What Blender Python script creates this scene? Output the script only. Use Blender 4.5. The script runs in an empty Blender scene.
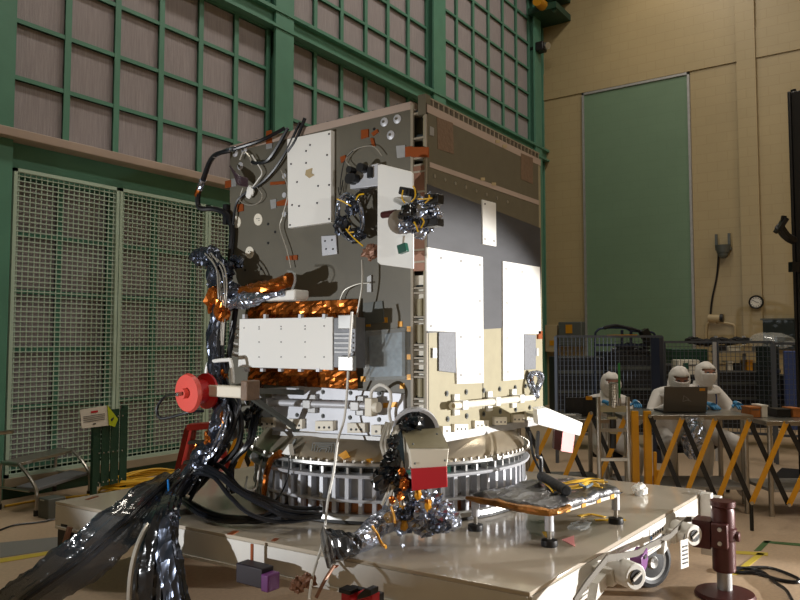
import bpy, bmesh, random
from math import *
from mathutils import Vector, Matrix, noise
random.seed(7)
SC = bpy.context.scene
COL = SC.collection
# ------------------------------------------------------------------ camera geometry (also used to measure the room)
F = 733.0; PIT = atan(42 / 733.0); YAW = radians(34.9); EYE = Vector((0, 0, 1.5))
CF = Vector((cos(YAW) * cos(PIT), sin(YAW) * cos(PIT), sin(PIT)))
CR = Vector((sin(YAW), -cos(YAW), 0))
CU = CR.cross(CF)
FH = Vector((cos(YAW), sin(YAW), 0))          # level heading


def ray(px, py): return CF + CR * ((px - 400) / F) + CU * ((300 - py) / F)
def on(ax, v, px, py):
    d = ray(px, py); return EYE + d * ((v - EYE[ax]) / d[ax])
def PX(px, py, v): return on(0, v, px, py)
def PY(px, py, v): return on(1, v, px, py)
def PZ(px, py, v): return on(2, v, px, py)
def PD(px, py, d): return EYE + ray(px, py) * d


cam = bpy.data.cameras.new('camera'); cam.sensor_width = 36; cam.lens = 36 * F / 800; cam.clip_end = 200; cam.clip_start = .05
co = bpy.data.objects.new('camera', cam); COL.objects.link(co); co.location = EYE
co.rotation_euler = CF.to_track_quat('-Z', 'Y').to_euler(); SC.camera = co


# ------------------------------------------------------------------ materials
def s2l(c): return tuple((x / 255 / 12.92) if x / 255 <= .04045 else ((x / 255 + .055) / 1.055) ** 2.4 for x in c) + (1,)


MATS = {}
def mat(name, c, rough=.5, metal=0., var=.0, vscale=8., bump=0., bscale=60., spec=.5, stretch=(1, 1, 1), alpha=1., coat=0., vor=False, c2=None, trans=0.):
    m = bpy.data.materials.new(name); m.use_nodes = True; nt = m.node_tree; N = nt.nodes; L = nt.links
    p = N['Principled BSDF']; col = s2l(c)
    p.inputs['Base Color'].default_value = col; p.inputs['Roughness'].default_value = rough; p.inputs['Metallic'].default_value = metal
    p.inputs['Specular IOR Level'].default_value = spec; p.inputs['Alpha'].default_value = alpha; p.inputs['Coat Weight'].default_value = coat
    p.inputs['Transmission Weight'].default_value = trans
    if var or bump or c2:
        tc = N.new('ShaderNodeTexCoord'); mp = N.new('ShaderNodeMapping'); mp.inputs['Scale'].default_value = stretch
        L.new(tc.outputs['Object'], mp.inputs['Vector'])
    if var or c2:
        nz = N.new('ShaderNodeTexNoise'); nz.inputs['Scale'].default_value = vscale; nz.inputs['Detail'].default_value = 6
        L.new(mp.outputs[0], nz.inputs['Vector'])
        rp = N.new('ShaderNodeValToRGB'); rp.color_ramp.elements[0].position = .3; rp.color_ramp.elements[1].position = .7
        a = s2l(c2) if c2 else tuple(x * (1 - var) for x in col[:3]) + (1,)
        b = col if c2 else tuple(min(1, x * (1 + var)) for x in col[:3]) + (1,)
        rp.color_ramp.elements[0].color = a; rp.color_ramp.elements[1].color = b
        L.new(nz.outputs['Fac'], rp.inputs['Fac']); L.new(rp.outputs['Color'], p.inputs['Base Color'])
    if bump:
        if vor:
            bz = N.new('ShaderNodeTexVoronoi'); bz.inputs['Scale'].default_value = bscale; out = bz.outputs['Distance']
        else:
            bz = N.new('ShaderNodeTexNoise'); bz.inputs['Scale'].default_value = bscale; bz.inputs['Detail'].default_value = 3; out = bz.outputs['Fac']
        L.new(mp.outputs[0], bz.inputs['Vector'])
        bm = N.new('ShaderNodeBump'); bm.inputs['Strength'].default_value = bump; bm.inputs['Distance'].default_value = .02
        L.new(out, bm.inputs['Height']); L.new(bm.outputs[0], p.inputs['Normal'])
    MATS[name] = m; return m


def brick_wall(name, c, mortar, rough, sx, sz, bump=.25, var=.04):
    """painted block wall in the plane X = const: pattern from object Y and Z"""
    m = mat(name, c, rough); nt = m.node_tree; N = nt.nodes; L = nt.links; p = N['Principled BSDF']
    tc = N.new('ShaderNodeTexCoord'); sp = N.new('ShaderNodeSeparateXYZ'); cb = N.new('ShaderNodeCombineXYZ')
    L.new(tc.outputs['Object'], sp.inputs[0]); L.new(sp.outputs['Y'], cb.inputs['X']); L.new(sp.outputs['Z'], cb.inputs['Y'])
    br = N.new('ShaderNodeTexBrick'); L.new(cb.outputs[0], br.inputs['Vector'])
    col = s2l(c)
    br.inputs['Color1'].default_value = col; br.inputs['Color2'].default_value = tuple(x * (1 - var) for x in col[:3]) + (1,)
    br.inputs['Mortar'].default_value = s2l(mortar); br.inputs['Scale'].default_value = 1
    br.inputs['Brick Width'].default_value = sx; br.inputs['Row Height'].default_value = sz; br.inputs['Mortar Size'].default_value = .008
    nz = N.new('ShaderNodeTexNoise'); nz.inputs['Scale'].default_value = .9; nz.inputs['Detail'].default_value = 5
    L.new(tc.outputs['Object'], nz.inputs['Vector'])
    mx = N.new('ShaderNodeMix'); mx.data_type = 'RGBA'; mx.blend_type = 'MULTIPLY'; mx.inputs[0].default_value = .22
    L.new(br.outputs['Color'], mx.inputs[6]); L.new(nz.outputs['Color'], mx.inputs[7])
    hs = N.new('ShaderNodeHueSaturation'); hs.inputs['Saturation'].default_value = .0; L.new(nz.outputs['Color'], hs.inputs['Color']); L.new(hs.outputs[0], mx.inputs[7])
    L.new(mx.outputs[2], p.inputs['Base Color'])
    bm = N.new('ShaderNodeBump'); bm.inputs['Strength'].default_value = bump; bm.inputs['Distance'].default_value = .02; bm.invert = True
    L.new(br.outputs['Fac'], bm.inputs['Height']); L.new(bm.outputs[0], p.inputs['Normal'])
    return m


brick_wall('tan', (176, 158, 120), (169, 150, 112), .4, .41, .205, .18, .03)
brick_wall('green_board', (112, 140, 114), (108, 136, 110), .5, .41, .205, .06, .03)
mat('floor', (196, 172, 146), .3, var=.1, vscale=40, bump=.02, bscale=20)
mat('green', (86, 138, 118), .45, var=.08, vscale=3, bump=.03, bscale=40)
mat('green_dark', (28, 66, 50), .5)
mat('green_pale', (178, 200, 184), .5)
mat('filter', (160, 152, 156), .7, var=.16, vscale=9, stretch=(9, 9, .35), bump=.35, bscale=30)
mat('ledge', (176, 158, 146), .5, var=.1, vscale=2)
mat('ceiling', (150, 146, 136), .8)
mat('rail_beige', (150, 140, 122), .5, var=.1, vscale=5)
mat('bus_grey', (99, 95, 83), .5, var=.05, vscale=6, bump=.02, bscale=80)
mat('khaki', (152, 144, 116), .55, var=.05, vscale=14, bump=.04, bscale=120)
mat('khaki_dark', (98, 92, 74), .6, var=.06, vscale=14, bump=.04, bscale=120)
mat('rust_film', (116, 94, 76), .5, var=.14, vscale=30, bump=.2, bscale=50)
mat('slate', (60, 61, 66), .5, var=.14, vscale=5, stretch=(1, 1, 3), bump=.03, bscale=90)
mat('white', (236, 236, 232), .4)
mat('white_warm', (228, 222, 206), .45)
mat('dolly', (190, 180, 164), .13, var=.05, vscale=4, coat=.3)
mat('dolly_side', (214, 212, 206), .4, var=.04, vscale=8)
mat('alu', (190, 190, 188), .32, .85, var=.08, vscale=12)
mat('alu_dull', (168, 168, 168), .5, .6, var=.1, vscale=14, bump=.03, bscale=90)
mat('alu_tex', (112, 114, 119), .55, .3, var=.1, vscale=60, bump=.25, bscale=160)
mat('steel', (170, 166, 158), .28, .9)
mat('plate_silver', (196, 198, 204), .5, .35, var=.05, vscale=10)
mat('cone', (196, 184, 164), .28, .75, var=.06, vscale=5)
mat('foil', (176, 184, 202), .26, .92, bump=.95, bscale=22, vor=True)
mat('foil_dark', (84, 90, 104), .26, .85, bump=.9, bscale=20, vor=True, stretch=(1, 1, .45))
mat('film', (34, 44, 54), .12, .0, bump=.6, bscale=12, stretch=(1, 1, 1), alpha=.7, coat=1., spec=.9)
mat('film_black', (24, 28, 33), .16, .2, bump=.7, bscale=18, coat=.8, vor=True, stretch=(1, 1, .3))
mat('blanket', (104, 104, 106), .3, .75, bump=.4, bscale=16, var=.3, vscale=9)
mat('kapton', (176, 98, 36), .26, .8, var=.45, vscale=12, bump=.5, bscale=12, vor=True)
mat('tape_orange', (148, 74, 32), .35, .2)
mat('tape_amber', (206, 144, 34), .35, .2)
mat('copper', (134, 96, 76), .45, .3, var=.1, vscale=10)
mat('copper_slot', (150, 96, 58), .35, .6, var=.25, vscale=14)
mat('black', (18, 18, 20), .45)
mat('black_soft', (22, 23, 26), .8, bump=.3, bscale=30)
mat('cable_black', (20, 22, 28), .32)
mat('cable_silver', (190, 186, 176), .35, .5)
mat('cable_white', (222, 220, 214), .5)
mat('cable_purple', (66, 50, 58), .4)
mat('wire_yellow', (224, 178, 20), .5)
mat('yellow', (222, 158, 22), .42, var=.06, vscale=9)
mat('red', (196, 30, 44), .55)
mat('spool_red', (222, 88, 78), .4)
mat('spool_dark', (178, 24, 26), .35)
mat('ladder_red', (150, 34, 28), .45)
mat('pink', (240, 160, 160), .5)
mat('maroon', (74, 33, 33), .4, .2, var=.15, vscale=12)
mat('purple', (110, 54, 120), .45)
mat('purple_black', (30, 22, 34), .5)
mat('blue', (30, 120, 200), .4)
mat('blue_tube', (44, 54, 78), .4, .3)
mat('glass_panel', (134, 152, 166), .14, .3, var=.25, vscale=40, spec=.8)
mat('clear', (200, 205, 205), .1, alpha=.3, spec=.8)
mat('grid_wire', (104, 112, 126), .4, .6)
mat('rack_black', (30, 32, 36), .5, var=.2, vscale=6)
mat('grey_box', (84, 88, 84), .5)
mat('beige_box', (176, 158, 122), .5)
mat('laptop_grey', (84, 80, 74), .4, .4)
mat('gown', (226, 222, 218), .85, bump=.25, bscale=14)
mat('glove_blue', (60, 130, 176), .5)
mat('skin', (150, 104, 84), .55)
mat('strap_grey', (100, 95, 86), .6)
mat('grey_metal', (112, 113, 116), .45, .5, var=.1, vscale=30)
mat('kapton_dull', (138, 92, 40), .35, .6, var=.4, vscale=14, bump=.4, bscale=20)
mat('rubber', (30, 30, 32), .6)
mat('rug_line', (128, 128, 126), .6)
mat('tape_yellow', (206, 184, 70), .5)
mat('tape_green', (70, 104, 60), .5)
mat('paper', (226, 222, 212), .6)
mat('ink', (60, 60, 64), .6)
mat('lime', (190, 206, 40), .5)
mat('green_bright', (40, 130, 60), .5)
mat('denim', (54, 74, 130), .7)
mat('wood_orange', (178, 108, 50), .5, var=.2, vscale=20)
mat('rope_yellow', (222, 176, 40), .55)
mat('dark_glass', (50, 58, 60), .2, .2)
mat('circuit_green', (30, 84, 70), .3)
# skin above the collar, gown below, on the one continuous body
m = mat('gowned_body', (206, 200, 194), .8, bump=.2, bscale=14); nt = m.node_tree; N = nt.nodes; L = nt.links
tc = N.new('ShaderNodeTexCoord'); sp = N.new('ShaderNodeSeparateXYZ'); gt = N.new('ShaderNodeMath'); gt.operation = 'GREATER_THAN'; gt.inputs[1].default_value = 1.17
L.new(tc.outputs['Object'], sp.inputs[0]); L.new(sp.outputs['Z'], gt.inputs[0]); mx = N.new('ShaderNodeMix'); mx.data_type = 'RGBA'
mx.inputs[6].default_value = s2l((226, 222, 218)); mx.inputs[7].default_value = s2l((150, 104, 84)); L.new(gt.outputs[0], mx.inputs[0]); L.new(mx.outputs[2], N['Principled BSDF'].inputs['Base Color'])


# ------------------------------------------------------------------ mesh helpers
class B:
    def __init__(s): s.b = bmesh.new()
    def _add(s, vs, fs):
        v = [s.b.verts.new(p) for p in vs]
        for f in fs:
            try: s.b.faces.new([v[i] for i in f])
            except ValueError: pass
        return v
    def box(s, a, b):
        x0, y0, z0 = (min(a[i], b[i]) for i in range(3)); x1, y1, z1 = (max(a[i], b[i]) for i in range(3))
        s._add([(x0, y0, z0), (x1, y0, z0), (x1, y1, z0), (x0, y1, z0), (x0, y0, z1), (x1, y0, z1), (x1, y1, z1), (x0, y1, z1)],
               [(0, 3, 2, 1), (4, 5, 6, 7), (0, 1, 5, 4), (1, 2, 6, 5), (2, 3, 7, 6), (3, 0, 4, 7)]); return s
    def obox(s, c, ax, ay, az, hx, hy, hz):
        c = Vector(c); ax = Vector(ax).normalized() * hx; ay = Vector(ay).normalized() * hy; az = Vector(az).normalized() * hz
        P = [c + i * ax + j * ay + k * az for k in (-1, 1) for (i, j) in ((-1, -1), (1, -1), (1, 1), (-1, 1))]
        s._add(P, [(0, 3, 2, 1), (4, 5, 6, 7), (0, 1, 5, 4), (1, 2, 6, 5), (2, 3, 7, 6), (3, 0, 4, 7)]); return s
    def bar(s, a, b, w, t, up=(0, 0, 1)):
        a = Vector(a); b = Vector(b); d = b - a; u = Vector(up); sd = d.cross(u)
        if sd.length < 1e-5: sd = d.cross(Vector((1, 0, 0)))
        sd.normalize(); n = sd.cross(d).normalized()
        return s.obox((a + b) / 2, d, sd, n, d.length / 2, w / 2, t / 2)
    def prism(s, pts, vec):
        pts = [Vector(p) for p in pts]; vec = Vector(vec); n = len(pts)
        s._add(pts + [p + vec for p in pts], [tuple(range(n)), tuple(range(2 * n - 1, n - 1, -1))] + [(i, i + n, (i + 1) % n + n, (i + 1) % n) for i in range(n)]); return s
    def cyl(s, a, b, r, r2=None, seg=16, caps=True):
        r2 = r if r2 is None else r2; a = Vector(a); b = Vector(b); d = (b - a).normalized(); u = d.orthogonal().normalized(); w = d.cross(u)
        P = [p + (u * cos(2 * pi * i / seg) + w * sin(2 * pi * i / seg)) * q for (p, q) in ((a, r), (b, r2)) for i in range(seg)]
        fs = [(i, (i + 1) % seg, (i + 1) % seg + seg, i + seg) for i in range(seg)]
        if caps: fs += [tuple(range(seg - 1, -1, -1)), tuple(range(seg, 2 * seg))]
        s._add(P, fs); return s
    def lathe(s, c, prof, seg=64, a0=0., a1=2 * pi, axis=(0, 0, 1)):
        c = Vector(c); d = Vector(axis).normalized(); u = d.orthogonal().normalized() if abs(d.z) < .99 else Vector((1, 0, 0)); w = d.cross(u)
        full = a1 - a0 > 6.28; n = seg if full else seg + 1; m = len(prof); P = []
        for i in range(n):
            t = a0 + (a1 - a0) * i / seg
            for r, z in prof: P.append(c + (u * cos(t) + w * sin(t)) * r + d * z)
        fs = []
        for i in range(seg):
            j = (i + 1) % n
            for k in range(m - 1): fs.append((i * m + k, j * m + k, j * m + k + 1, i * m + k + 1))
        s._add(P, fs); return s
    def sph(s, c, r, sc=(1, 1, 1), seg=16, rings=10):
        prof = [(max(1e-4, sin(pi * i / rings)), -cos(pi * i / rings)) for i in range(rings + 1)]
        n0 = len(s.b.verts); s.lathe((0, 0, 0), prof, seg); s.b.verts.ensure_lookup_table()
        for v in s.b.verts[n0:]: v.co = Vector((v.co.x * r * sc[0], v.co.y * r * sc[1], v.co.z * r * sc[2])) + Vector(c)
        return s
    def tube(s, pts, r, seg=8, sub=6, rough=0., nf=9., flat=1., caps=True, pleat=0.):
        """round or crumpled sweep along a smooth curve; r one radius or one per point"""
        pts = [Vector(p) for p in pts]; R = list(r) if hasattr(r, '__len__') else [r] * len(pts)
        P = []; Q = []; n = len(pts)
        for i in range(n - 1):
            p0 = pts[max(i - 1, 0)]; p1 = pts[i]; p2 = pts[i + 1]; p3 = pts[min(i + 2, n - 1)]
            for k in range(sub):
                t = k / sub
                P.append(.5 * (2 * p1 + (p2 - p0) * t + (2 * p0 - 5 * p1 + 4 * p2 - p3) * t * t + (3 * p1 - p0 - 3 * p2 + p3) * t ** 3)); Q.append(R[i] + (R[i + 1] - R[i]) * t)
        P.append(pts[-1]); Q.append(R[-1]); V = []; u = None; rk = [random.uniform(-1, 1) for _ in range(seg)] if pleat else None
        for i, p in enumerate(P):
            d = (P[min(i + 1, len(P) - 1)] - P[max(i - 1, 0)])
            if d.length < 1e-9: d = Vector((0, 0, 1))
            d.normalize(); u = d.orthogonal().normalized() if u is None else (u - d * u.dot(d)).normalized(); w = d.cross(u)
            for k in range(seg):
                a = 2 * pi * k / seg; o = u * cos(a) + w * sin(a) * flat; q = Q[i]
                if pleat: q *= 1 + pleat * rk[k] * (.6 + .4 * noise.noise(p * 5 + Vector((k, 0, 0))))
                if rough: q *= 1 + rough * (noise.noise((p + o * q * 1.0) * nf) * 1.4 + random.uniform(-.35, .35))
                V.append(p + o * q)
        m = len(P); fs = [(i * seg + k, i * seg + (k + 1) % seg, (i + 1) * seg + (k + 1) % seg, (i + 1) * seg + k) for i in range(m - 1) for k in range(seg)]
        if caps: fs += [tuple(range(seg - 1, -1, -1)), tuple(range((m - 1) * seg, m * seg))]
        s._add(V, fs); return s
    def lump(s, c, sx, sy, sz, rough=.35, nf=7., seg=13, rings=8):
        n0 = len(s.b.verts); s.sph((0, 0, 0), 1, seg=seg, rings=rings); s.b.verts.ensure_lookup_table(); c = Vector(c)
        for v in s.b.verts[n0:]:
            d = v.co.copy(); k = 1 + rough * (1.1 * noise.noise((d + c) * 2.3) + random.uniform(-.55, .55))
            v.co = c + Vector((d.x * sx, d.y * sy, d.z * sz)) * k
        return s
    def each(s, name, m, parent=None, **k):
        """every separate piece becomes a mesh of its own"""
        bmesh.ops.remove_doubles(s.b, verts=s.b.verts, dist=1e-6); s.b.verts.ensure_lookup_table(); seen = set(); out = []
        for v0 in s.b.verts:
            if v0.index in seen: continue
            st = [v0]; isl = []; seen.add(v0.index)
            while st:
                v = st.pop(); isl.append(v)
                for e in v.link_edges:
                    w = e.other_vert(v)
                    if w.index not in seen: seen.add(w.index); st.append(w)
            ix = {v.index: i for i, v in enumerate(isl)}; q = B()
            q._add([v.co.copy() for v in isl], [[ix[v.index] for v in f.verts] for f in {f for v in isl for f in v.link_faces}])
            out.append(q.build(name, m, parent, **k))
        s.b.free(); return out
    def build(s, name, m, parent=None, smooth=25, bevel=0.):
        bmesh.ops.remove_doubles(s.b, verts=s.b.verts, dist=1e-6)
        bmesh.ops.recalc_face_normals(s.b, faces=s.b.faces)
        me = bpy.data.meshes.new(name); s.b.to_mesh(me); s.b.free(); me.materials.append(MATS[m])
        if smooth:
            me.polygons.foreach_set('use_smooth', [True] * len(me.polygons)); me.set_sharp_from_angle(angle=radians(smooth))
        o = bpy.data.objects.new(name, me); COL.objects.link(o)
        if parent is not None:
            o.parent = parent; w = parent; off = Vector(parent.location)
            while w.parent: w = w.parent; off = off + Vector(w.location)
            o.location = -off
        if bevel:
            bv = o.modifiers.new('bevel', 'BEVEL'); bv.width = bevel; bv.segments = 2; bv.limit_method = 'ANGLE'; bv.angle_limit = radians(40)
        return o


def tag(o, label, cat, group=None):
    o['label'] = label; o['category'] = cat
    if group: o['group'] = group
    return o
def thing(name, label, cat, loc=(0, 0, 0), group=None):
    o = bpy.data.objects.new(name, None); COL.objects.link(o); o.location = loc; o.empty_display_size = .1
    return tag(o, label, cat, group)
def struct(o): o['kind'] = 'structure'; return o
def dup(root, off, label=None):
    r = root.copy(); COL.objects.link(r); r.location = Vector(root.location) + Vector(off)
    if label: r['label'] = label
    for ch in list(root.children):
        c = ch.copy(); COL.objects.link(c); c.parent = r
        for g in list(ch.children):
            d = g.copy(); COL.objects.link(d); d.parent = c
    return r
def plate(b, ax, v, px, t):
    """flat plate on the plane axis = v, its outline read off in the picture, thickness t towards the viewer"""
    vec = [0, 0, 0]; vec[ax] = t
    b.prism([on(ax, v - t, *p) for p in px], vec); return b
def rectpx(x0, y0, x1, y1): return [(x0, y0), (x1, y0), (x1, y1), (x0, y1)]


# ================================================================== ROOM
YW = 7.24; XW = 16.5
struct(B().box((-3, -9, -.1), (XW + .3, 7.8, 0)).build('floor', 'floor'))
struct(B().box((-3, -9, 12), (XW + .3, 7.8, 12.1)).build('ceiling', 'ceiling'))
struct(B().box((-3, 7.5, 0), (XW + .2, 7.7, 12)).build('wall_left', 'green_dark'))
struct(B().box((XW, -9, 0), (XW + .2, 7.7, 12)).build('wall_back', 'tan'))
struct(B().box((-3.2, -9, 0), (-3, 7.7, 12)).build('wall_behind', 'tan'))
struct(B().box((-3, -9.2, 0), (XW, -9, 12)).build('wall_right', 'tan'))
# steel of the filter wall
struct(B().box((2.9, 7.12, 0), (3.62, 7.5, 12)).build('trim_1', 'green'))
for i, (a, b) in enumerate(((7.17, 7.53), (11.28, 11.7), (15.75, 16.12))):
    q = B().box((a, 7.1, 3.5 if i == 0 else 0), (b, 7.14, 12)).box((a + .12, 7.14, 3.5 if i == 0 else 0), (b - .12, 7.5, 12)); struct(q.build('trim_%d' % (i + 2), 'green'))
struct(B().box((3.6, 7.16, 5.88), (XW, 7.5, 6.14)).box((3.6, 7.08, 6.1), (XW, 7.16, 6.15)).box((3.6, 7.08, 5.87), (XW, 7.16, 5.91)).build('trim_5', 'green'))
struct(B().box((2.9, 7.02, 3.47), (12, 7.3, 3.56)).build('trim_6', 'ledge', bevel=.008))
struct(B().box((3.55, 7.22, 3.16), (12, 7.5, 3.47)).build('trim_7', 'green'))
struct(B().box((16.12, 7.22, 0), (XW, 7.26, .3)).box((16.2, 7.2, 0), (16.26, 7.5, 12)).box((16.44, 7.2, 0), (16.5, 7.5, 12)).build('trim_8', 'green'))


def bank(label, xs, zs, y=YW, name='filter_bank'):
    r = thing(name, label, 'filter bank', ((xs[0] + xs[-1]) / 2, y, zs[0])); g = B()
    for x in xs: g.box((x - .035, y, zs[0]), (x + .035, y + .012, zs[-1])).box((x - .006, y + .012, zs[0]), (x + .006, y + .07, zs[-1]))
    for z in zs: g.box((xs[0], y + .005, z - .022), (xs[-1], y + .015, z + .022)).box((xs[0], y + .015, z - .006), (xs[-1], y + .07, z + .006))
    g.build('frame', 'green', r)
    for i in range(len(xs) - 1):
        for j in range(len(zs) - 1):
            B().box((xs[i] + .02, y + .055, zs[j] + .02), (xs[i + 1] - .02, y + .14, zs[j + 1] - .02)).build('filter_panel', 'filter', r)


def lin(a, b, n): return [a + (b - a) * i / n for i in range(n + 1)]
bank('filter bank of tall grey panels at far left, above the pale ledge', lin(3.64, 7.17, 6), lin(3.56, 5.88, 4))
bank('strip of filter panels above the horizontal beam at top left corner of the room', lin(3.64, 7.17, 6), lin(6.15, 6.75, 1))
bank('middle filter bank below the beam, right above the satellite left face', lin(7.53, 11.28, 6), lin(4.13, 5.88, 3))
bank('middle filter bank above the beam, between the two tall green columns', lin(7.53, 11.28, 6), lin(6.15, 9.15, 5))
bank('far right filter bank above the beam, beside the tan wall', lin(11.7, 15.75, 6), lin(6.15, 9.8, 6))
bank('filter bank behind the pale wire mesh guards at left', lin(3.64, 9.5, 10), lin(.27, 3.16, 5), 7.3)
bank('narrow column of filter panels in the corner by the tan wall', [16.2, 16.46], lin(.3, 9.3, 15))
# mesh guards before the lower filters
def guard(x0, x1, label):
    r = thing('mesh_guard', label, 'mesh guard', ((x0 + x1) / 2, 7.14, 0))
    B().box((x0, 7.12, .2), (x0 + .035, 7.16, 3.2)).box((x1 - .035, 7.12, .2), (x1, 7.16, 3.2)).box((x0, 7.12, 3.165), (x1, 7.16, 3.2)).box((x0, 7.12, .2), (x1, 7.16, .235)).build('frame', 'green_pale', r)
    w = B(); n = int((x1 - x0) / .056)
    for i in range(1, n): x = x0 + (x1 - x0) * i / n; w.box((x - .0048, 7.14, .22), (x + .0048, 7.146, 3.18))
    for i in range(1, 60): z = .22 + 2.96 * i / 60; w.box((x0 + .02, 7.134, z - .0048), (x1 - .02, 7.14, z + .0048))
    w.build('wire_mesh', 'green_pale', r, smooth=0)
guard(3.64, 4.8, 'leftmost pale green wire mesh guard against the filter wall')
guard(4.81, 6.04, 'second pale green wire mesh guard, behind the folded green gate')
guard(6.05, 7.3, 'pale green wire mesh guard mostly hidden by the satellite')
struct(B().box((3.62, 7.08, .12), (9.5, 7.3, .2)).build('trim_9', 'rail_beige'))
struct(B().box((3.62, 7.14, 0), (9.5, 7.4, .12)).build('baseboard_left', 'green_dark'))

# tan wall
pb = PX(741, 200, XW)[1]; pc = PX(760, 200, XW)[1]
struct(B().box((XW - .1, pc, 0), (XW, pb, 12)).build('trim_10', 'tan'))
struct(B().box((XW - .03, pb, 7.4), (XW, 7.2, 8.05)).build('trim_11', 'tan'))
struct(B().box((XW - .03, -6, 7.4), (XW, pc, 8.05)).build('trim_12', 'tan'))
r = thing('wall_board', 'large tall green board framed in grey metal on the tan wall', 'wall board', (XW, 5, .9))
B().box((XW - .05, 3.84, .9), (XW, 6.17, 7.32)).build('board', 'green_board', r)
B().box((XW - .08, 6.17, .9), (XW, 6.22, 7.37)).box((XW - .08, 3.79, .9), (XW, 3.84, 7.37)).box((XW - .08, 3.79, 7.32), (XW, 6.22, 7.37)).build('frame', 'alu_dull', r)
# clock
c = PX(756, 302, XW - .16); r = thing('wall_clock', 'round black-rimmed wall clock on the tan wall', 'clock', c)
B().lathe(c, [(.001, .02), (.105, .02), (.11, -.0), (.13, -.02), (.14, 0), (.14, .06), (.001, .06)], 40, axis=(1, 0, 0)).build('rim', 'black', r)
B().cyl(c + Vector((.012, 0, 0)), c + Vector((.02, 0, 0)), .108, seg=40).build('dial', 'paper', r)
h = B()
for k in range(12):
    a = k * pi / 6; d = Vector((0, sin(a), cos(a))); h.obox(c + d * .088 + Vector((.009, 0, 0)), d, (1, 0, 0), d.cross(Vector((1, 0, 0))), .012, .003, .004)
h.each('hour_mark', 'ink', r)
for name, a, ln in (('hour_hand', 1.75, .05), ('minute_hand', -1.0, .08)):
    d = Vector((0, -sin(a), cos(a))); B().obox(c + d * ln * .45 + Vector((.006, 0, 0)), d, (1, 0, 0), d.cross(Vector((1, 0, 0))), ln * .55, .003, .004).build(name, 'black', r)
# wall camera with cable
c = PX(723, 250, XW - .15); r = thing('wall_unit', 'dark grey unit on a forked bracket high on the tan wall', 'wall unit', c)
B().cyl(c + Vector((0, 0, -.06)), c + Vector((0, 0, .1)), .12, .16).sph(c + Vector((0, 0, -.08)), .1).build('housing', 'grey_box', r)
B().box(c + Vector((-.03, .1, .05)), c + Vector((.03, .15, .34))).box(c + Vector((-.03, -.15, .05)), c + Vector((.03, -.1, .34))).box(c + Vector((-.02, -.15, .0)), c + Vector((.15, .15, .06))).build('bracket', 'grey_box', r)
B().tube([PX(719, 248, XW - .1), PX(717, 275, XW - .03), PX(712, 300, XW - .03), PX(710, 320, XW - .03)], .02).build('cable', 'black', r)
c = PX(715, 318, XW - .12); r = thing('wall_lamp', 'small beige cylindrical lamp head at the end of a wall cable', 'wall lamp', c)
B().cyl(c + Vector((0, .13, 0)), c + Vector((0, -.1, -.01)), .08).build('housing', 'beige_box', r); B().cyl(c + Vector((0, -.1, 0)), c + Vector((0, -.16, 0)), .08).build('lens', 'black', r)
B().box(c + Vector((0, -.02, -.12)), c + Vector((.12, .02, .0))).build('bracket', 'beige_box', r)
tag(B().tube([PX(706, 340, XW - .04), PX(707, 325, XW - .04), PX(713, 322, XW - .04), PX(731, 324, XW - .04), PX(735, 328, XW - .04), PX(735, 342, XW - .04)], .025, sub=4).build('conduit', 'beige_box'), 'thin tan conduit bent along the tan wall under the lamp', 'conduit')
c0 = PX(762, 320, XW - .1); c1 = PX(806, 350, XW - .1)
r = thing('wall_screen', 'dark grey rectangular panel on tan wall at right edge', 'panel', (XW, c0[1], c1[2])); B().box((XW - .1, c1[1], c1[2]), (XW, c0[1], c0[2])).build('panel', 'dark_glass', r, bevel=.01)
B().box((XW - .11, c1[1] - .03, c0[2]), (XW, c0[1] + .03, c0[2] + .03)).build('top_edge', 'grey_box', r)
c0 = PX(558, 322, XW - .3); c1 = PX(582, 346, XW - .3)
r = thing('electrical_box', 'grey electrical box on tan wall left of the green board', 'electrical box', (XW, c0[1], c1[2])); B().box((XW - .3, c1[1], c1[2]), (XW, c0[1], c0[2])).build('housing', 'grey_box', r, bevel=.02)
k = PX(569, 329, XW - .3); B().box((XW - .31, k[1] - .08, k[2] - .1), (XW - .3, k[1] + .08, k[2] + .1)).build('label_plate', 'tape_amber', r)
c0 = PX(545, 325, XW - .25); c1 = PX(557, 352, XW - .25)
r = thing('junction_box', 'beige junction box with a yellow plate beside the grey electrical box', 'junction box', (XW, c0[1], c1[2])); B().box((XW - .25, c1[1], c1[2]), (XW, c0[1], c0[2])).build('housing', 'beige_box', r, bevel=.01)
k = PX(552, 343, XW - .25); B().box((XW - .26, k[1] - .06, k[2] - .06), (XW - .25, k[1] + .06, k[2] + .06)).build('warning_plate', 'tape_amber', r)
# crane bracket and camera up in the corner
c = PX(552, 10, 16.2); r = thing('crane_trolley', 'dark crane rail end with a yellow fitting high in the corner', 'crane', c)
B().box((15.6, c[1] - .35, c[2] - .25), (16.5, 7.2, c[2] - .1)).box((15.6, c[1] - .35, c[2] + .2), (16.5, 7.2, c[2] + .3)).box((15.9, c[1] - .1, c[2] - .1), (16.1, c[1], c[2] + .2)).bar((15.7, c[1] - .3, c[2] - .3), (15.7, 7.1, c[2] + .25), .08, .08).build('rail', 'green_dark', r)
k = PX(541, 4, 15.5); B().cyl(k - Vector((.2, 0, 0)), k + Vector((.2, 0, 0)), .12).build('fitting', 'tape_amber', r)
c = PX(541, 47, 15.9); r = thing('security_camera', 'small black camera on the last green column, upper right', 'camera', c)
B().box(c + Vector((-.12, -.1, -.12)), c + Vector((.12, .1, .1))).build('body', 'black', r, bevel=.02); B().cyl(c + Vector((0, -.1, 0)), c + Vector((-.05, -.2, -.03)), .08).build('lens', 'alu', r); B().box(c + Vector((-.04, .1, -.04)), c + Vector((.04, 1.2 if False else .75, .04))).build('mount', 'black', r)
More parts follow.
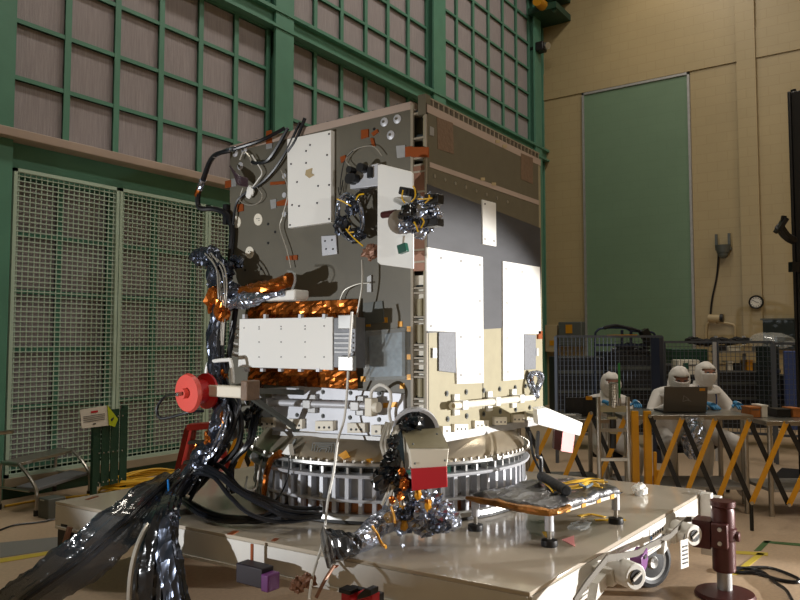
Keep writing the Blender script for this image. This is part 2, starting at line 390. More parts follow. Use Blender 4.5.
# black mast at the right edge
c = PD(803.5, 345, 8.0); mx, my = c[0], c[1]; r = thing('equipment_mast', 'tall black mast at the right edge of the picture', 'mast', (mx, my, 0))
t = PD(796, 88, 8.0)
B().box((mx - .08, my - .28, 0), (mx + .08, my + .04, t[2])).box((mx - .11, my + .04, 0), (mx - .02, my + .07, t[2])).build('post', 'black', r, bevel=.01)
B().box((mx - .4, my - .5, 0), (mx + .4, my + .3, .06)).build('base', 'black', r); B().cyl((mx, my + .02, t[2]), (mx, my + .02, t[2] + .04), .03).build('cap', 'black', r)
q = B(); q.tube([PD(793, 240, 7.9), PD(786, 236, 7.85), PD(779, 226, 7.8)], .05, seg=6); q.bar(PD(777, 232, 7.8), PD(785, 219, 7.8), .13, .04); q.bar(PD(783, 222, 7.8), PD(784, 216, 7.8), .05, .05); q.build('arm', 'black', r)
B().bar(PD(794, 262, 7.9), PD(794, 272, 7.9), .08, .08).build('clamp', 'black', r)

# floor marks
def strip(pts, m, name, label):
    tag(B().prism([Vector((p[0], p[1], .001)) for p in pts], (0, 0, .002)).build(name, m, smooth=0), label, 'floor marking')
strip([PZ(0, 543, 0), PZ(60, 537, 0), PZ(60, 549, 0), PZ(0, 558, 0)], 'rug_line', 'floor_strip', 'grey strip laid on the floor left of the dolly')
strip([PZ(0, 559, 0), PZ(60, 550, 0), PZ(60, 553, 0), PZ(0, 563, 0)], 'tape_yellow', 'floor_tape', 'yellow floor tape along the grey strip at lower left')
strip([PZ(730, 575, 0), PZ(738, 575, 0), PZ(765, 554, 0), PZ(758, 553, 0)], 'tape_yellow', 'floor_tape', 'yellow and black taped line on the floor right of the jack')
strip([PZ(735, 551, 0), PZ(768, 553, 0), PZ(768, 556, 0), PZ(735, 554, 0)], 'tape_yellow', 'floor_tape', 'short yellow tape piece crossing behind the jack')
strip([PZ(754, 551, 0), PZ(761, 551, 0), PZ(771, 541, 0), PZ(764, 541, 0)], 'tape_green', 'floor_tape', 'green tape leg on the floor right of the jack')
strip([PZ(764, 541, 0), PZ(764, 543, 0), PZ(830, 549, 0), PZ(830, 546, 0)], 'tape_green', 'floor_tape', 'green tape line running to the right edge')
q = B(); pts = [(732, 570), (745, 568), (770, 568), (795, 577), (798, 582), (780, 580), (755, 573), (735, 572), (736, 568), (760, 571), (776, 583), (786, 590), (792, 600), (800, 612)]
q.tube([PZ(x, y, .012) for x, y in pts], .011, seg=6); tag(q.build('floor_cable', 'cable_black'), 'thin black cable looped on the floor at lower right', 'cable')

# ================================================================== DOLLY
DX0, DX1, DY0, DY1, DZ = 2.63, 5.36, 1.19, 4.42, .49
DX0b = 2.78
r = dolly = thing('dolly', 'wide white painted wheeled dolly carrying the satellite', 'dolly', (4, 2.8, 0))
top = [(DX0b, 1.30), (5.36, DY0), (5.30, DY1), (2.62, 4.50)]
B().prism([(x, y, DZ - .02) for x, y in top], (0, 0, .02)).build('deck', 'dolly', r, bevel=.004)
def inset(d): cx, cy = 4.0, 2.85; return [(x + (d if x < cx else -d), y + (d if y < cy else -d)) for x, y in top]
q = B(); t2 = inset(.012)
for i in range(4):
    a = Vector(t2[i] + (0,)); b = Vector(t2[(i + 1) % 4] + (0,)); q.bar(a + Vector((0, 0, .405)), b + Vector((0, 0, .405)), .03, .13)
q.build('side_beam', 'dolly_side', r)
q = B(); t3 = inset(.03)
for i in range(4):
    a = Vector(t3[i] + (0,)); b = Vector(t3[(i + 1) % 4] + (0,)); q.bar(a + Vector((0, 0, .335)), b + Vector((0, 0, .335)), .09, .015)
q.build('lower_flange', 'dolly_side', r)
B().prism([(x, y, .36) for x, y in inset(.1)], (0, 0, .1)).build('core', 'dolly_side', r)
# corner brackets with wheels
def wheel(x, y, lab):
    w = B().lathe((x, y, .15), [(.03, -.04), (.1, -.035), (.125, -.045), (.15, -.035), (.15, .035), (.125, .045), (.1, .035), (.03, .04)], 36, axis=(.5, .86, 0)).build('wheel', 'rubber', dolly)
    B().lathe((x, y, .15), [(.001, -.046), (.03, -.05), (.05, -.03), (.11, -.038), (.115, -.02)], 30, axis=(.5, .86, 0)).build('hub', 'alu', w)
    B().box((x - .05, y - .06, .29), (x + .05, y + .06, .36)).box((x - .03, y + .05, .13), (x + .03, y + .06, .3)).build('fork', 'dolly_side', dolly)
w1 = PZ(650, 583, 0); wheel(4.66, 1.38, ''); wheel(3.0, 1.7, ''); wheel(4.9, 3.9, ''); wheel(2.95, 3.9, '')
# towing lugs on the right side
def edge_y(x): return 1.30 + (DY0 - 1.30) * (x - DX0b) / (5.36 - DX0b)
for px, py in ((625, 573), (685, 533)):
    c = PY(px, py, 1.13)
    lg = B().box((c[0] - .05, edge_y(c[0]) + .02, c[2] - .06), (c[0] + .05, 1.17, c[2] + .02)).cyl((c[0] - .03, 1.07, c[2]), (c[0] + .05, 1.2, c[2]), .06, seg=28).build('lug', 'dolly_side', dolly, bevel=.006)
    B().cyl((c[0] - .033, 1.065, c[2]), (c[0] - .03, 1.07, c[2]), .034, seg=24).build('lug_bore', 'black', lg)
    B().bar((c[0] - .055, 1.074, c[2] - .01), (c[0] - .015, 1.05, c[2] + .02), .015, .006, (0, 1, 0)).build('lug_pin', 'dolly_side', lg)
    B().prism([(c[0] - .16, 1.2, c[2] - .02), (c[0] - .02, 1.2, c[2] + .0), (c[0] - .02, 1.2, c[2] - .06), (c[0] - .2, 1.2, c[2] - .09)], (0, .04, 0)).build('gusset', 'dolly_side', dolly)
c0 = 5.05
B().box((5.18, 1.12, .1), (5.25, 1.19, .5)).box((5.26, 1.08, .08), (5.33, 1.17, .47)).build('end_post', 'dolly_side', dolly, bevel=.004)
# decals and tags on the right side
def side_plate(x0, x1, z0, z1, m, name, d=.004, par=dolly):
    ya = edge_y(x0) - d - .003; yb = edge_y(x1) - d - .003
    return B().prism([(x0, ya, z0), (x1, yb, z0), (x1, yb, z1), (x0, ya, z1)], (0, .003, 0)).build(name, m, par, smooth=0)
dc = side_plate(4.2, 4.45, .36, .455, 'white', 'decal', .004)
for k in range(5): side_plate(4.24 + k * .04, 4.255 + k * .04, .41, .43, 'ink', 'mark', .009, dc)
for zz in (.4, .375): side_plate(4.2, 4.222, zz, zz + .016, 'blue', 'blue_dot', .009, dc)
side_plate(4.27, 4.43, .37, .385, 'ink', 'text_line', .009, dc)
dc = side_plate(3.72, 3.88, .36, .44, 'white', 'decal', .004); side_plate(3.74, 3.755, .41, .43, 'red', 'red_mark', .009, dc); side_plate(3.78, 3.83, .375, .39, 'ink', 'text_line', .009, dc)
c = PY(684, 548, 1.05); tg = B().obox(c - Vector((0, 0, .03)), (1, -.3, 0), (0, 0, 1), (.3, 1, 0), .038, .075, .003).build('hang_tag', 'paper', dolly)
for k in range(5): B().obox(c - Vector((.0, .006, -.01 + k * .022)), (1, -.3, 0), (0, 0, 1), (.3, 1, 0), .024, .004, .002).build('text_line', 'ink', tg)
B().tube([PY(685, 534, 1.05), PY(684, 538, 1.04), c + Vector((0, 0, .045))], .003, seg=5).build('tag_string', 'black', dolly)
# strap along the right side
q = B(); sp = [(574, 602), (586, 584), (607, 558), (622, 556), (637, 553), (651, 545), (670, 536), (687, 519), (703, 519)]
P = [PY(x, y, 1.15) for x, y in sp]
for a, b in zip(P, P[1:]): q.bar(a, b, .008, .03, (0, 0, 1))
q.build('strap', 'strap_grey', dolly)
# the step and brackets at the left front
c = PZ(52, 557, .3)
q = B().box((2.62, 4.36, .2), (2.72, 4.46, .36)).box((2.6, 4.2, .17), (2.7, 4.44, .2)); q.build('corner_bracket', 'black', dolly)
B().tube([PX(70, 527, 2.58), PX(66, 540, 2.56), PX(62, 556, 2.55)], .018).build('pin_handle', 'copper', dolly)
q = B()
for (x, y, a, b) in ((233, 533, 10, 4), (275, 540, 6, 3), (92, 498, 14, 3), (335, 567, 5, 3)):
    c = PZ(x, y, DZ); q.obox(c + Vector((0, 0, .002)), (1, .4, 0), (-.4, 1, 0), (0, 0, 1), .004 * a, .004 * b, .001)
q.each('tape_patch', 'tape_orange', dolly)
c = PX(254, 553, 2.655); B().box((2.638, c[1] - .008, .33), (2.645, c[1] + .008, .49)).build('tape_stripe', 'tape_orange', dolly)

def dolly_thing(name, label, cat, c): return thing(name, label, cat, c)
# purple device hung on the front beam
c = PX(262, 578, 2.56); r = thing('power_box', 'black and purple box hung on the dolly front edge', 'box', c)
B().box(c + Vector((-.02, -.02, -.045)), c + Vector((.06, .16, .05))).build('case', 'purple_black', r, bevel=.006)
B().box(c + Vector((-.03, -.07, -.05)), c + Vector((.05, -.022, .03))).build('end_cap', 'purple', r, bevel=.006)
c = PY(640, 553, 1.12); r = thing('cable_clamp', 'purple clamp box on the dolly right side above the wheel', 'clamp', c)
c = PY(645, 562, 1.14)
B().prism([c + Vector(p) for p in ((-.06, 0, .03), (.05, 0, .06), (.06, 0, .0), (.04, 0, -.03), (-.05, 0, -.07))], (0, .06, 0)).build('case', 'purple', r, bevel=.006)
B().box(c + Vector((-.025, -.006, .02)), c + Vector((.015, .0, .035))).build('latch', 'purple_black', r)
# red and black clamp, lower front
c = PX(358, 597, 2.55); r = thing('toggle_clamp', 'black and red clamp at the bottom, on the dolly front edge', 'clamp', c)
B().box(c + Vector((-.02, -.09, -.03)), c + Vector((.04, -.01, .03))).box(c + Vector((-.02, .03, -.03)), c + Vector((.04, .08, .01))).build('jaw', 'red', r, bevel=.006)
B().prism([c + Vector(p) for p in ((-.03, -.09, .03), (-.03, -.02, .0), (-.03, -.02, .02), (-.03, -.06, .055), (-.03, -.09, .055))], (.06, 0, 0)).box(c + Vector((-.03, .02, .01)), c + Vector((.03, .085, .03))).box(c + Vector((.03, -.09, -.03)), c + Vector((.07, .085, .02))).build('lever', 'black', r, bevel=.004)
# jack
j = Vector((4.72, .955, 0)); r = thing('screw_jack', 'dark red screw jack standing at the right end of the dolly', 'jack', j)
B().lathe(j, [(.001, 0), (.16, 0), (.17, .012), (.16, .03), (.07, .045), (.001, .045)], 32).build('base_plate', 'maroon', r)
B().cyl(j + Vector((0, 0, .04)), j + Vector((0, 0, .16)), .042, seg=20).build('screw', 'alu_dull', r)
B().lathe(j, [(.001, .15), (.06, .15), (.065, .16), (.065, .33), (.075, .34), (.075, .4), (.066, .41), (.066, .5), (.06, .52), (.07, .53), (.07, .56), (.001, .56)], 24).build('tube', 'maroon', r)
B().box(j + Vector((-.1, -.04, .3)), j + Vector((-.05, .05, .44))).cyl(j + Vector((.05, 0, .47)), j + Vector((.1, -.03, .47)), .02).cyl(j + Vector((.0, -.06, .36)), j + Vector((.0, -.09, .36)), .03).build('bracket', 'maroon', r, bevel=.006)
B().box(j + Vector((-.07, .06, .28)), j + Vector((.07, .16, .44))).build('mount_plate', 'maroon', r)
B().cyl(j + Vector((-.11, .0, .33)), j + Vector((-.1, 0, .33)), .012).cyl(j + Vector((-.11, .0, .41)), j + Vector((-.1, 0, .41)), .012).each('bolt', 'alu', r)

# ================================================================== SATELLITE
BX0, BX1, BY0, BY1, BZ0, BZ1 = 3.318, 4.815, 2.137, 3.70, .985, 2.845
sat = thing('satellite', 'large boxy grey satellite with white radiators standing on the dolly', 'satellite', (4.07, 2.92, .49))
B().box((BX0 + .12, BY0 + .12, BZ0), (BX1 - .03, BY1 - .02, BZ1 - .06)).build('bus_core', 'bus_grey', sat)
LY0 = PX(411, 300, BX0)[1]
lp = B().prism([(BX0, LY0, BZ0), (BX0, LY0, BZ1 - .03), (BX0, BY1, BZ1 - .055), (BX0, BY1 - .02, BZ0 - .02)], (.03, 0, 0)).build('left_panel', 'bus_grey', sat)
rp = B().box((BX0 + .01, BY0, BZ0), (BX1, BY0 + .03, BZ1 - .05)).build('right_panel', 'khaki', sat)
B().box((BX1 - .03, BY0 + .03, BZ0), (BX1, BY1, BZ1 - .06)).build('rear_panel', 'bus_grey', sat); B().box((BX0 + .03, BY1 - .03, BZ0), (BX1 - .03, BY1, BZ1 - .08)).build('back_panel', 'bus_grey', sat)
B().box((BX0 + .05, BY0 + .05, BZ1 - .08), (BX1 - .04, BY1 - .02, BZ1 - .045)).build('top_panel', 'bus_grey', sat)
# top rims
B().prism([(BX0 - .004, LY0, BZ1 - .055), (BX0 - .004, LY0, BZ1 - .012), (BX0 - .004, BY1, BZ1 - .035), (BX0 - .004, BY1, BZ1 - .08)], (.04, 0, 0)).build('left_rim', 'ledge', sat)
B().box((BX0, BY0 - .004, BZ1 - .09), (BX1, BY0 + .03, BZ1 - .045)).build('right_rim', 'ledge', sat)
q = B(); n = 26
for i in range(n + 1):
    x = BX0 + .02 + (BX1 - BX0 - .04) * (i / n); q.box((x - .006, BY0 + .004, BZ1 - .047), (x + .006, BY0 + .05, BZ1))
q.box((BX0, BY0 + .003, BZ1 - .004), (BX1, BY0 + .05, BZ1 + .004)); q.build('honeycomb_edge', 'rail_beige', sat)
B().box((BX0, BY0 + .045, BZ1 - .047), (BX1, BY0 + .05, BZ1 - .002)).build('edge_shade', 'maroon', sat)  # dark strip behind the ribs: shade inside the honeycomb put into its colour
q = B()
for i in range(16):
    y = LY0 + .08 + i * .086; z = BZ1 - .02 - .025 * (y - LY0) / 1.46; q.obox((BX0 + .03, y, z + .01), (0, 1, .15), (1, 0, 0), (0, 0, 1), .028, .02, .006)
q.each('rim_clip', 'grey_box', sat)
# open corner frame between the faces
q = B().box((BX0 - .004, BY0, BZ0 + .05), (BX0 + .016, BY0 + .012, BZ1 - .04)).box((BX0 - .004, LY0 - .016, BZ0 + .05), (BX0 + .01, LY0, BZ1 - .03)); q.build('corner_post', 'rail_beige', sat)
ZM = PX(418, 275, BX0)[2]
B().box((BX0 + .028, BY0 + .01, BZ0), (BX0 + .045, LY0 + .005, ZM)).build('corner_recess', 'white_warm', sat)
B().box((BX0 + .06, BY0 + .03, ZM), (BX0 + .08, LY0 + .02, BZ1 - .05)).build('upper_recess', 'grey_box', sat)
zc = lambda y: PX(418, y, BX0)[2]
q = B()
for y in (113, 138, 158, 165, 288, 293, 317, 322, 345, 350, 358, 364, 372, 377, 399, 404): q.box((BX0, BY0 + .012, zc(y) - .005), (BX0 + .07, LY0, zc(y) + .005))
q.each('corner_web', 'rail_beige', sat)
q = B()
for y in (113, 138, 158, 290, 320, 347, 361, 375, 401): q.cyl((BX0 + .03, BY0 + .02, zc(y) + .018), (BX0 + .03, LY0 - .02, zc(y) + .018), .012, seg=10)
q.each('corner_bushing', 'dark_glass', sat)
q = B().box((BX0 - .002, BY0 + .014, zc(271)), (BX0 + .03, LY0 - .016, zc(166)))
q.build('corner_cover', 'copper', sat)
q = B()
for y in (172, 192, 231, 250, 262): q.box((BX0 - .006, BY0 + .012, zc(y) - .005), (BX0, LY0 - .01, zc(y) + .005))
q.each('cover_rib', 'rail_beige', sat)
q = B()
for y in (308, 334, 388): q.cyl((BX0 + .025, BY0 + .055, zc(y) - .05), (BX0 + .025, BY0 + .055, zc(y) + .05), .02)
q.each('corner_strut', 'khaki', sat)
B().box((BX0 - .01, BY0 + .0, zc(116)), (BX0 + .04, BY0 + .05, zc(96))).build('corner_cap', 'khaki_dark', sat)

# --- right face ---
def R(px, name, m, t=.006, v=BY0, par=rp, **k): return plate(B(), 1, v, px, t).build(name, m, par, **k)
up = R([(428, 111), (538, 158), (539, 229), (428, 186)], 'upper_skin', 'khaki_dark', .003)
R([(437, 117), (453, 123), (454, 154), (438, 149)], 'film_patch', 'rust_film', .005); R([(521, 153), (533, 158), (533, 184), (521, 179)], 'film_patch', 'rust_film', .005)
R([(430, 126), (434, 128), (434, 136), (430, 135)], 'small_patch', 'alu_dull', .006)
R([(430, 162), (539, 200.5), (539, 205), (430, 167)], 'seam_strip', 'ledge', .006)
R([(427.5, 184), (540.5, 228), (541.5, 333), (503, 328), (503, 328), (427.5, 333)], 'slate_skin', 'slate', .004)
q = B()
for i in range(8):
    c = PY(435 + i * 10.4, 176 + i * 3.7, BY0 - .006); q.cyl(c, c + Vector((0, .008, 0)), .011, seg=8)
q.each('bolt', 'alu', rp)
for xs in ((498, 141.5), (505, 146), (483, 179), (494, 184)): R(rectpx(xs[0] - 2, xs[1] - 1.5, xs[0] + 2, xs[1] + 1.5), 'tape_tab', 'beige_box', .008)
wa = R([(427.5, 247), (483, 257), (484, 383), (457, 384), (456, 332), (427.5, 331)], 'radiator', 'white', .012, bevel=.002)
wb = R([(503, 261), (540, 267), (541, 334), (524, 334), (524, 379), (503.5, 381)], 'radiator', 'white', .012, bevel=.002)
wc = R([(482.5, 199.5), (496, 203), (496.5, 246.5), (483, 244)], 'radiator', 'white', .012, bevel=.002)
def dots(pts, par, v, m='ink', rr=.006, ax=1, name='screw'):
    q = B()
    for p in pts:
        c = on(ax, v, *p); e = Vector((0, 0, 0)); e[ax] = .004; q.cyl(c - e * .5, c + e, rr, seg=8)
    q.each(name, m, par)
dots([(441, 258), (461, 261), (480, 265), (480, 301), (480, 337), (461, 337), (461, 375), (480, 374), (431, 326)], wa, BY0 - .013)
dots([(506, 269), (522, 272), (507, 303), (507, 338), (520, 338), (508, 372), (520, 371)], wb, BY0 - .013)
dots([(485, 239), (494, 241), (485, 204)], wc, BY0 - .013)
for p in ([(439, 332), (456, 332), (456, 373), (439, 371)], [(524.5, 334), (536, 335), (536, 369), (524.5, 370)]): R(p, 'access_cover', 'alu_tex', .01, bevel=.002)
R(rectpx(433, 348, 437, 358), 'bracket', 'alu_dull', .012); R(rectpx(536.5, 348, 539, 356), 'bracket', 'alu_dull', .012); R(rectpx(538.5, 331, 542.5, 339), 'tape_tab', 'tape_orange', .012)
R([(482.6, 328.5), (483.4, 328.5), (483.6, 409), (482.8, 409)], 'seam_line', 'khaki_dark', .002)
dots([(447, 393.5), (466.5, 392), (484, 390.5), (500, 389), (515.5, 387.5), (526, 386), (448, 419), (467, 416), (484, 414), (500.5, 411.5), (516, 409.5), (530, 407.5)], rp, BY0 - .004, 'grey_box', .016, name='grommet')
dots([(447, 393.5), (466.5, 392), (484, 390.5), (500, 389), (515.5, 387.5), (526, 386), (448, 419), (467, 416), (484, 414), (500.5, 411.5), (516, 409.5), (530, 407.5)], rp, BY0 - .008, 'black', .008, name='grommet_hole')
a = PY(452, 406, BY0 - .05); b = PY(534, 397.5, BY0 - .05)
t = B().cyl(a, b, .021, seg=18).build('white_tube', 'white_warm', sat)
dots([(453.5, 405.8)], t, a[0], 'beige_box', .012, 0, 'tube_end')
for px, py in ((462, 405), (495, 401.4), (519, 398.6)):
    q = B(); c = PY(px, py, BY0 - .05); q.box(c + Vector((-.03, -.026, -.026)), c + Vector((.03, .05, .026))).box(c + Vector((-.03, .03, -.06)), c + Vector((.03, .049, .06)))
    q.build('tube_clamp', 'white', t, bevel=.004)
for px, py, w in ((447, 430, 4), (461.5, 428, 7), (482, 424.5, 7), (501, 421, 6), (519, 418.5, 5.5), (530, 416, 3)):
    k = R(rectpx(px - w, py - 4, px + w, py + 4), 'connector_block', 'white_warm', .02, bevel=.002)
    dots([(px + d, py + 1) for d in ((-4, 0, 4) if w > 5 else (0,))], k, BY0 - .021, 'black', .006, name='socket')
R([(440, 434), (538, 419), (538, 425), (440, 443)], 'bottom_ledge', 'alu_dull', .035, BY0 + .02, sat)
q = B(); c = PY(534, 386, BY0 - .04)
q2 = [c + Vector((.06 * cos(t), -.02 * sin(2 * t), .085 * sin(t))) for t in lin(0, 2 * pi, 14)]
q.tube(q2, .016, rough=.3); q.tube([p * 1 + Vector((.01, -.02, .01)) for p in q2], .01, rough=.3); q.build('foil_coil', 'foil', sat); B().lump(c + Vector((.0, .02, .05)), .025, .015, .025).build('kapton_wad', 'kapton', sat)

# --- left face ---
def Lf(px, name, m, t=.004, v=BX0, par=lp, **k): return plate(B(), 0, v, px, t).build(name, m, par, **k)
pa = Lf([(287, 139), (331, 130), (331, 222), (288, 228)], 'radiator_plate', 'white', .035, bevel=.003)
dots([(293, 143), (306, 151), (306, 163), (329, 134), (327, 155), (291, 164), (292, 205), (299, 206), (317, 203), (329, 219), (290, 225), (318, 186), (297, 182), (310, 145), (329, 185)], pa, BX0 - .037, 'ink', .006, 0)
Lf([(306, 170), (312, 168), (311, 173), (314, 175), (309, 178), (305, 175)], 'tape_scrap', 'beige_box', .04, par=pa)
k = Lf([(321, 236), (336, 235), (337, 254), (322, 256)], 'small_plate', 'plate_silver', .012, bevel=.003); dots([(325, 241), (332, 240), (326, 249), (333, 249)], k, BX0 - .013, 'ink', .006, 0)
for px, py in ((236.5, 222), (258, 219.5), (249.5, 252.5)):
    k = Lf([(px + 4.2 * cos(t), py + 6 * sin(t)) for t in lin(0, 2 * pi, 18)[:-1]], 'round_sticker', 'white_warm', .003); dots([(px - 1, py - 1), (px + 1, py - 1), (px + 1, py + 1)], k, BX0 - .004, 'grey_box', .003, 0, 'print_mark')
for px, py in ((384, 122), (397, 119), (390.5, 135), (244, 150), (235, 153), (240, 166)):
    c = PX(px, py, BX0 - .004); k = B().lathe(c, [(.001, -.006), (.012, -.006), (.026, 0), (.026, .005)], 18, axis=(1, 0, 0)).build('insert', 'plate_silver', lp); B().cyl(c + Vector((-.01, 0, 0)), c, .008, seg=10).build('insert_bolt', 'steel', k)
q = B()
for px, py in ((268, 224), (275, 232), (268, 243), (245, 270), (261, 269), (374, 129)): c = PX(px, py, BX0 - .002); q.cyl(c, c + Vector((.004, 0, 0)), .009, seg=8)
q.each('bolt', 'black', lp)
for pts in ([(266, 131), (271, 130), (272, 143), (266, 144)], [(276, 202), (288, 198), (288, 205), (277, 206)], [(225, 181), (231, 180), (231, 187), (225, 188)], [(361, 130), (368, 129), (368, 137), (361, 139)], [(237, 204), (243, 204), (243, 211), (237, 212)], [(405, 147), (412, 146), (412, 156), (405, 157)], [(340, 157), (345, 155), (346, 160), (341, 163)], [(370, 138), (373, 138), (375, 146), (372, 146)], [(371, 133), (377, 129), (378, 132), (373, 136)], [(270, 182), (285, 181), (285, 184), (270, 185)], [(286, 256), (297, 255), (297, 260), (286, 260)]): Lf(pts, 'tape', 'tape_orange', .008)
Lf([(411, 147), (428, 147), (428, 157), (411, 157)], 'corner_tape', 'tape_orange', .012, par=sat)
for pts in ([(266, 143), (272, 142), (272, 148), (266, 149)], [(270, 200), (276, 199), (276, 208), (271, 209)], [(231, 179), (236, 178), (236, 186), (231, 187)], [(396, 146), (405, 145), (405, 157), (397, 158)]): Lf(pts, 'tape_tab', 'alu_dull', .006)
q = B()
for px, py in ((284, 176), (284, 195), (284, 214)): c = PX(px, py, BX0 - .004); q.cyl(c, c + Vector((.006, 0, 0)), .017, seg=14)
q.each('insert', 'plate_silver', lp)
Lf([(367, 277), (371, 275), (371, 292), (367, 292)], 'connector_strip', 'alu_dull', .012)
Lf([(363, 303), (382, 301), (384, 322), (363, 325)], 'cover_patch', 'grey_box', .01)
# amber film blanket frame + the radiator box standing off
q = B(); n = 26
zt = PX(300, 302, BX0)[2]; zb = PX(300, 386, BX0)[2]; ya = PX(252, 340, BX0)[1]; yb = PX(361, 340, BX0)[1]
V = []; 
for i in range(n + 1):
    for j in range(n + 1):
        y = ya + (yb - ya) * i / n; z = zb + (zt - zb) * j / n
        V.append((BX0 - .02 - .018 * noise.noise(Vector((y * 14, z * 14, 0))) - random.uniform(0, .012), y, z))
q._add(V, [(i * (n + 1) + j, (i + 1) * (n + 1) + j, (i + 1) * (n + 1) + j + 1, i * (n + 1) + j + 1) for i in range(n) for j in range(n)])
o = q.build('amber_blanket', 'kapton', sat, smooth=0); sd = o.modifiers.new('solid', 'SOLIDIFY'); sd.thickness = .006
V0 = BX0 - .2
def Xp(px, py, v=V0): return PX(px, py, v)
f0 = [(239.5, 319), (332.5, 317), (332.5, 370), (238, 367)]
pf = plate(B(), 0, V0 + .012, f0, .012).build('radiator_front', 'white', sat, bevel=.002)
dots([(259, 327), (259, 329), (281, 326.5), (281, 329), (305, 326), (305, 329), (259, 342), (281, 342), (305, 342), (259, 357), (281, 357), (305, 357), (324, 326), (244, 357), (324, 357), (244, 328)], pf, V0 - .002, 'ink', .0035, 0)
a = Xp(240, 320, V0 + .012); b = Xp(333, 368, V0 + .012)
B().box((V0 + .014, b[1], b[2] + .006), (BX0 - .03, a[1], a[2] - .006)).build('radiator_body', 'alu_dull', sat)
e0 = Xp(333, 314); e1 = Xp(355, 372)
k = B().box((V0 + .005, e1[1], e0[2] - .02), (V0 + .09, e0[1], e1[2] + .02)).build('end_housing', 'grey_metal', sat, bevel=.004)
for (y0, y1) in ((315, 329), (356, 371)): c0 = Xp(339, y0, V0 - .01); c1 = Xp(354, y1, V0 - .01); B().box((V0 - .02, c1[1], c1[2]), (V0 + .01, c0[1], c0[2])).build('corner_block', 'alu', k, bevel=.004)
q = B()
for y in (334, 338, 343, 348, 352): c0 = Xp(335, y); c1 = Xp(353, y); q.box((V0 - .006, c1[1], c0[2] - .004), (V0 + .01, c0[1], c0[2] + .004))
q.each('housing_rib', 'alu_dull', k)
q = B()
for px in (244, 265, 300, 324): c = Xp(px, 317); q.box(c + Vector((-.004, -.01, -.01)), c + Vector((.02, .01, .016)))
for px in (246, 262, 280, 300, 318): c = Xp(px, 369.5); q.box(c + Vector((-.004, -.012, -.012)), c + Vector((.02, .012, .006)))
q.each('edge_clip', 'plate_silver', pf)
q = B()
for k2 in range(4): c = Xp(236, 326 + k2 * 9, V0 + .05); q.tube([c + Vector((0, -.02, 0)), c + Vector((-.03, .02, .01)), c + Vector((0, .03, -.01)), c + Vector((.02, -.01, -.02))], .008)
q.each('white_lead', 'cable_white', sat)
# blue grey glass cover
k = Lf([(363, 331), (405, 328), (405, 379), (364, 381)], 'cover_frame', 'clear', .05)
Lf([(369, 336), (402, 332), (402, 376), (370, 377)], 'cell_panel', 'glass_panel', .03)
for px, py in ((363, 379), (400, 324), (409, 329), (409, 357), (409, 377), (385, 320), (368, 324), (402, 386)): Lf(rectpx(px - 2.2, py - 2.6, px + 2.2, py + 2.6), 'tape_tab', 'tape_amber', .004, BX0 - (.05 if px < 406 and py < 380 and py > 326 else .0))
# lower silver plate with tube
k = sl = Lf([(256, 389), (300, 386), (403, 394), (404, 437), (274, 431.5), (262, 415)], 'lower_plate', 'plate_silver', .02, par=sat)
dots([(272, 391), (297, 391), (323, 392), (350.5, 392.8), (379, 393.5), (272, 414), (297, 415), (323, 416), (350, 417.5), (379, 419.5), (387, 429)], sl, BX0 - .021, 'grey_box', .014, 0, 'grommet')
dots([(272, 391), (297, 391), (323, 392), (350.5, 392.8), (379, 393.5), (272, 414), (297, 415), (323, 416), (350, 417.5), (379, 419.5), (387, 429)], sl, BX0 - .027, 'black', .007, 0, 'grommet_hole')
for px, py, w in ((267, 422.5, 6), (294, 424, 8), (324, 426, 9), (356, 428, 9), (376, 430, 5)):
    k = Lf(rectpx(px - w, py - 5, px + w, py + 5), 'connector_block', 'white_warm', .03, BX0 - .02, sl, bevel=.003); dots([(px + d, py + 1.5) for d in ((-5, 0, 5) if w > 5 else (0,))], k, BX0 - .052, 'black', .007, 0, 'socket')
a = PX(247, 401.5, BX0 - .07); b = PX(369, 406, BX0 - .07); t = B().cyl(a, b, .02, seg=18).build('grey_tube', 'plate_silver', sat)
for px, py in ((266, 402), (309, 404), (357, 406)):
    q = B(); c = PX(px, py, BX0 - .07); q.box(c + Vector((-.026, -.03, -.025)), c + Vector((.05, .03, .025))).box(c + Vector((.02, -.03, -.055)), c + Vector((.05, .03, .055)))
    q.build('tube_clamp', 'alu_dull', t, bevel=.004)
c = PX(372, 407, BX0 - .08); B().box(c + Vector((-.03, -.02, -.05)), c + Vector((.03, .03, .05))).cyl(c + Vector((0, -.05, 0)), c + Vector((0, -.01, 0)), .03).build('elbow_fitting', 'white_warm', t, bevel=.005)
B().tube([PX(371, 402, BX0 - .08), PX(372, 391, BX0 - .09), PX(380, 385, BX0 - .1), PX(389, 390, BX0 - .09), PX(391, 400, BX0 - .08), PX(389, 410, BX0 - .06), PX(391, 424, BX0 - .05)], .009).build('white_loop_cable', 'cable_white', t)
Lf([(383, 403), (396, 402), (396, 407), (383, 408)], 'tape', 'tape_amber', .03)
B().prism([PX(272, 431, BX0 - .05), PX(404, 438, BX0 - .05), PX(404, 442, BX0 - .05), PX(272, 435, BX0 - .05)], (.06, 0, 0)).build('bottom_ledge', 'alu_dull', sat)
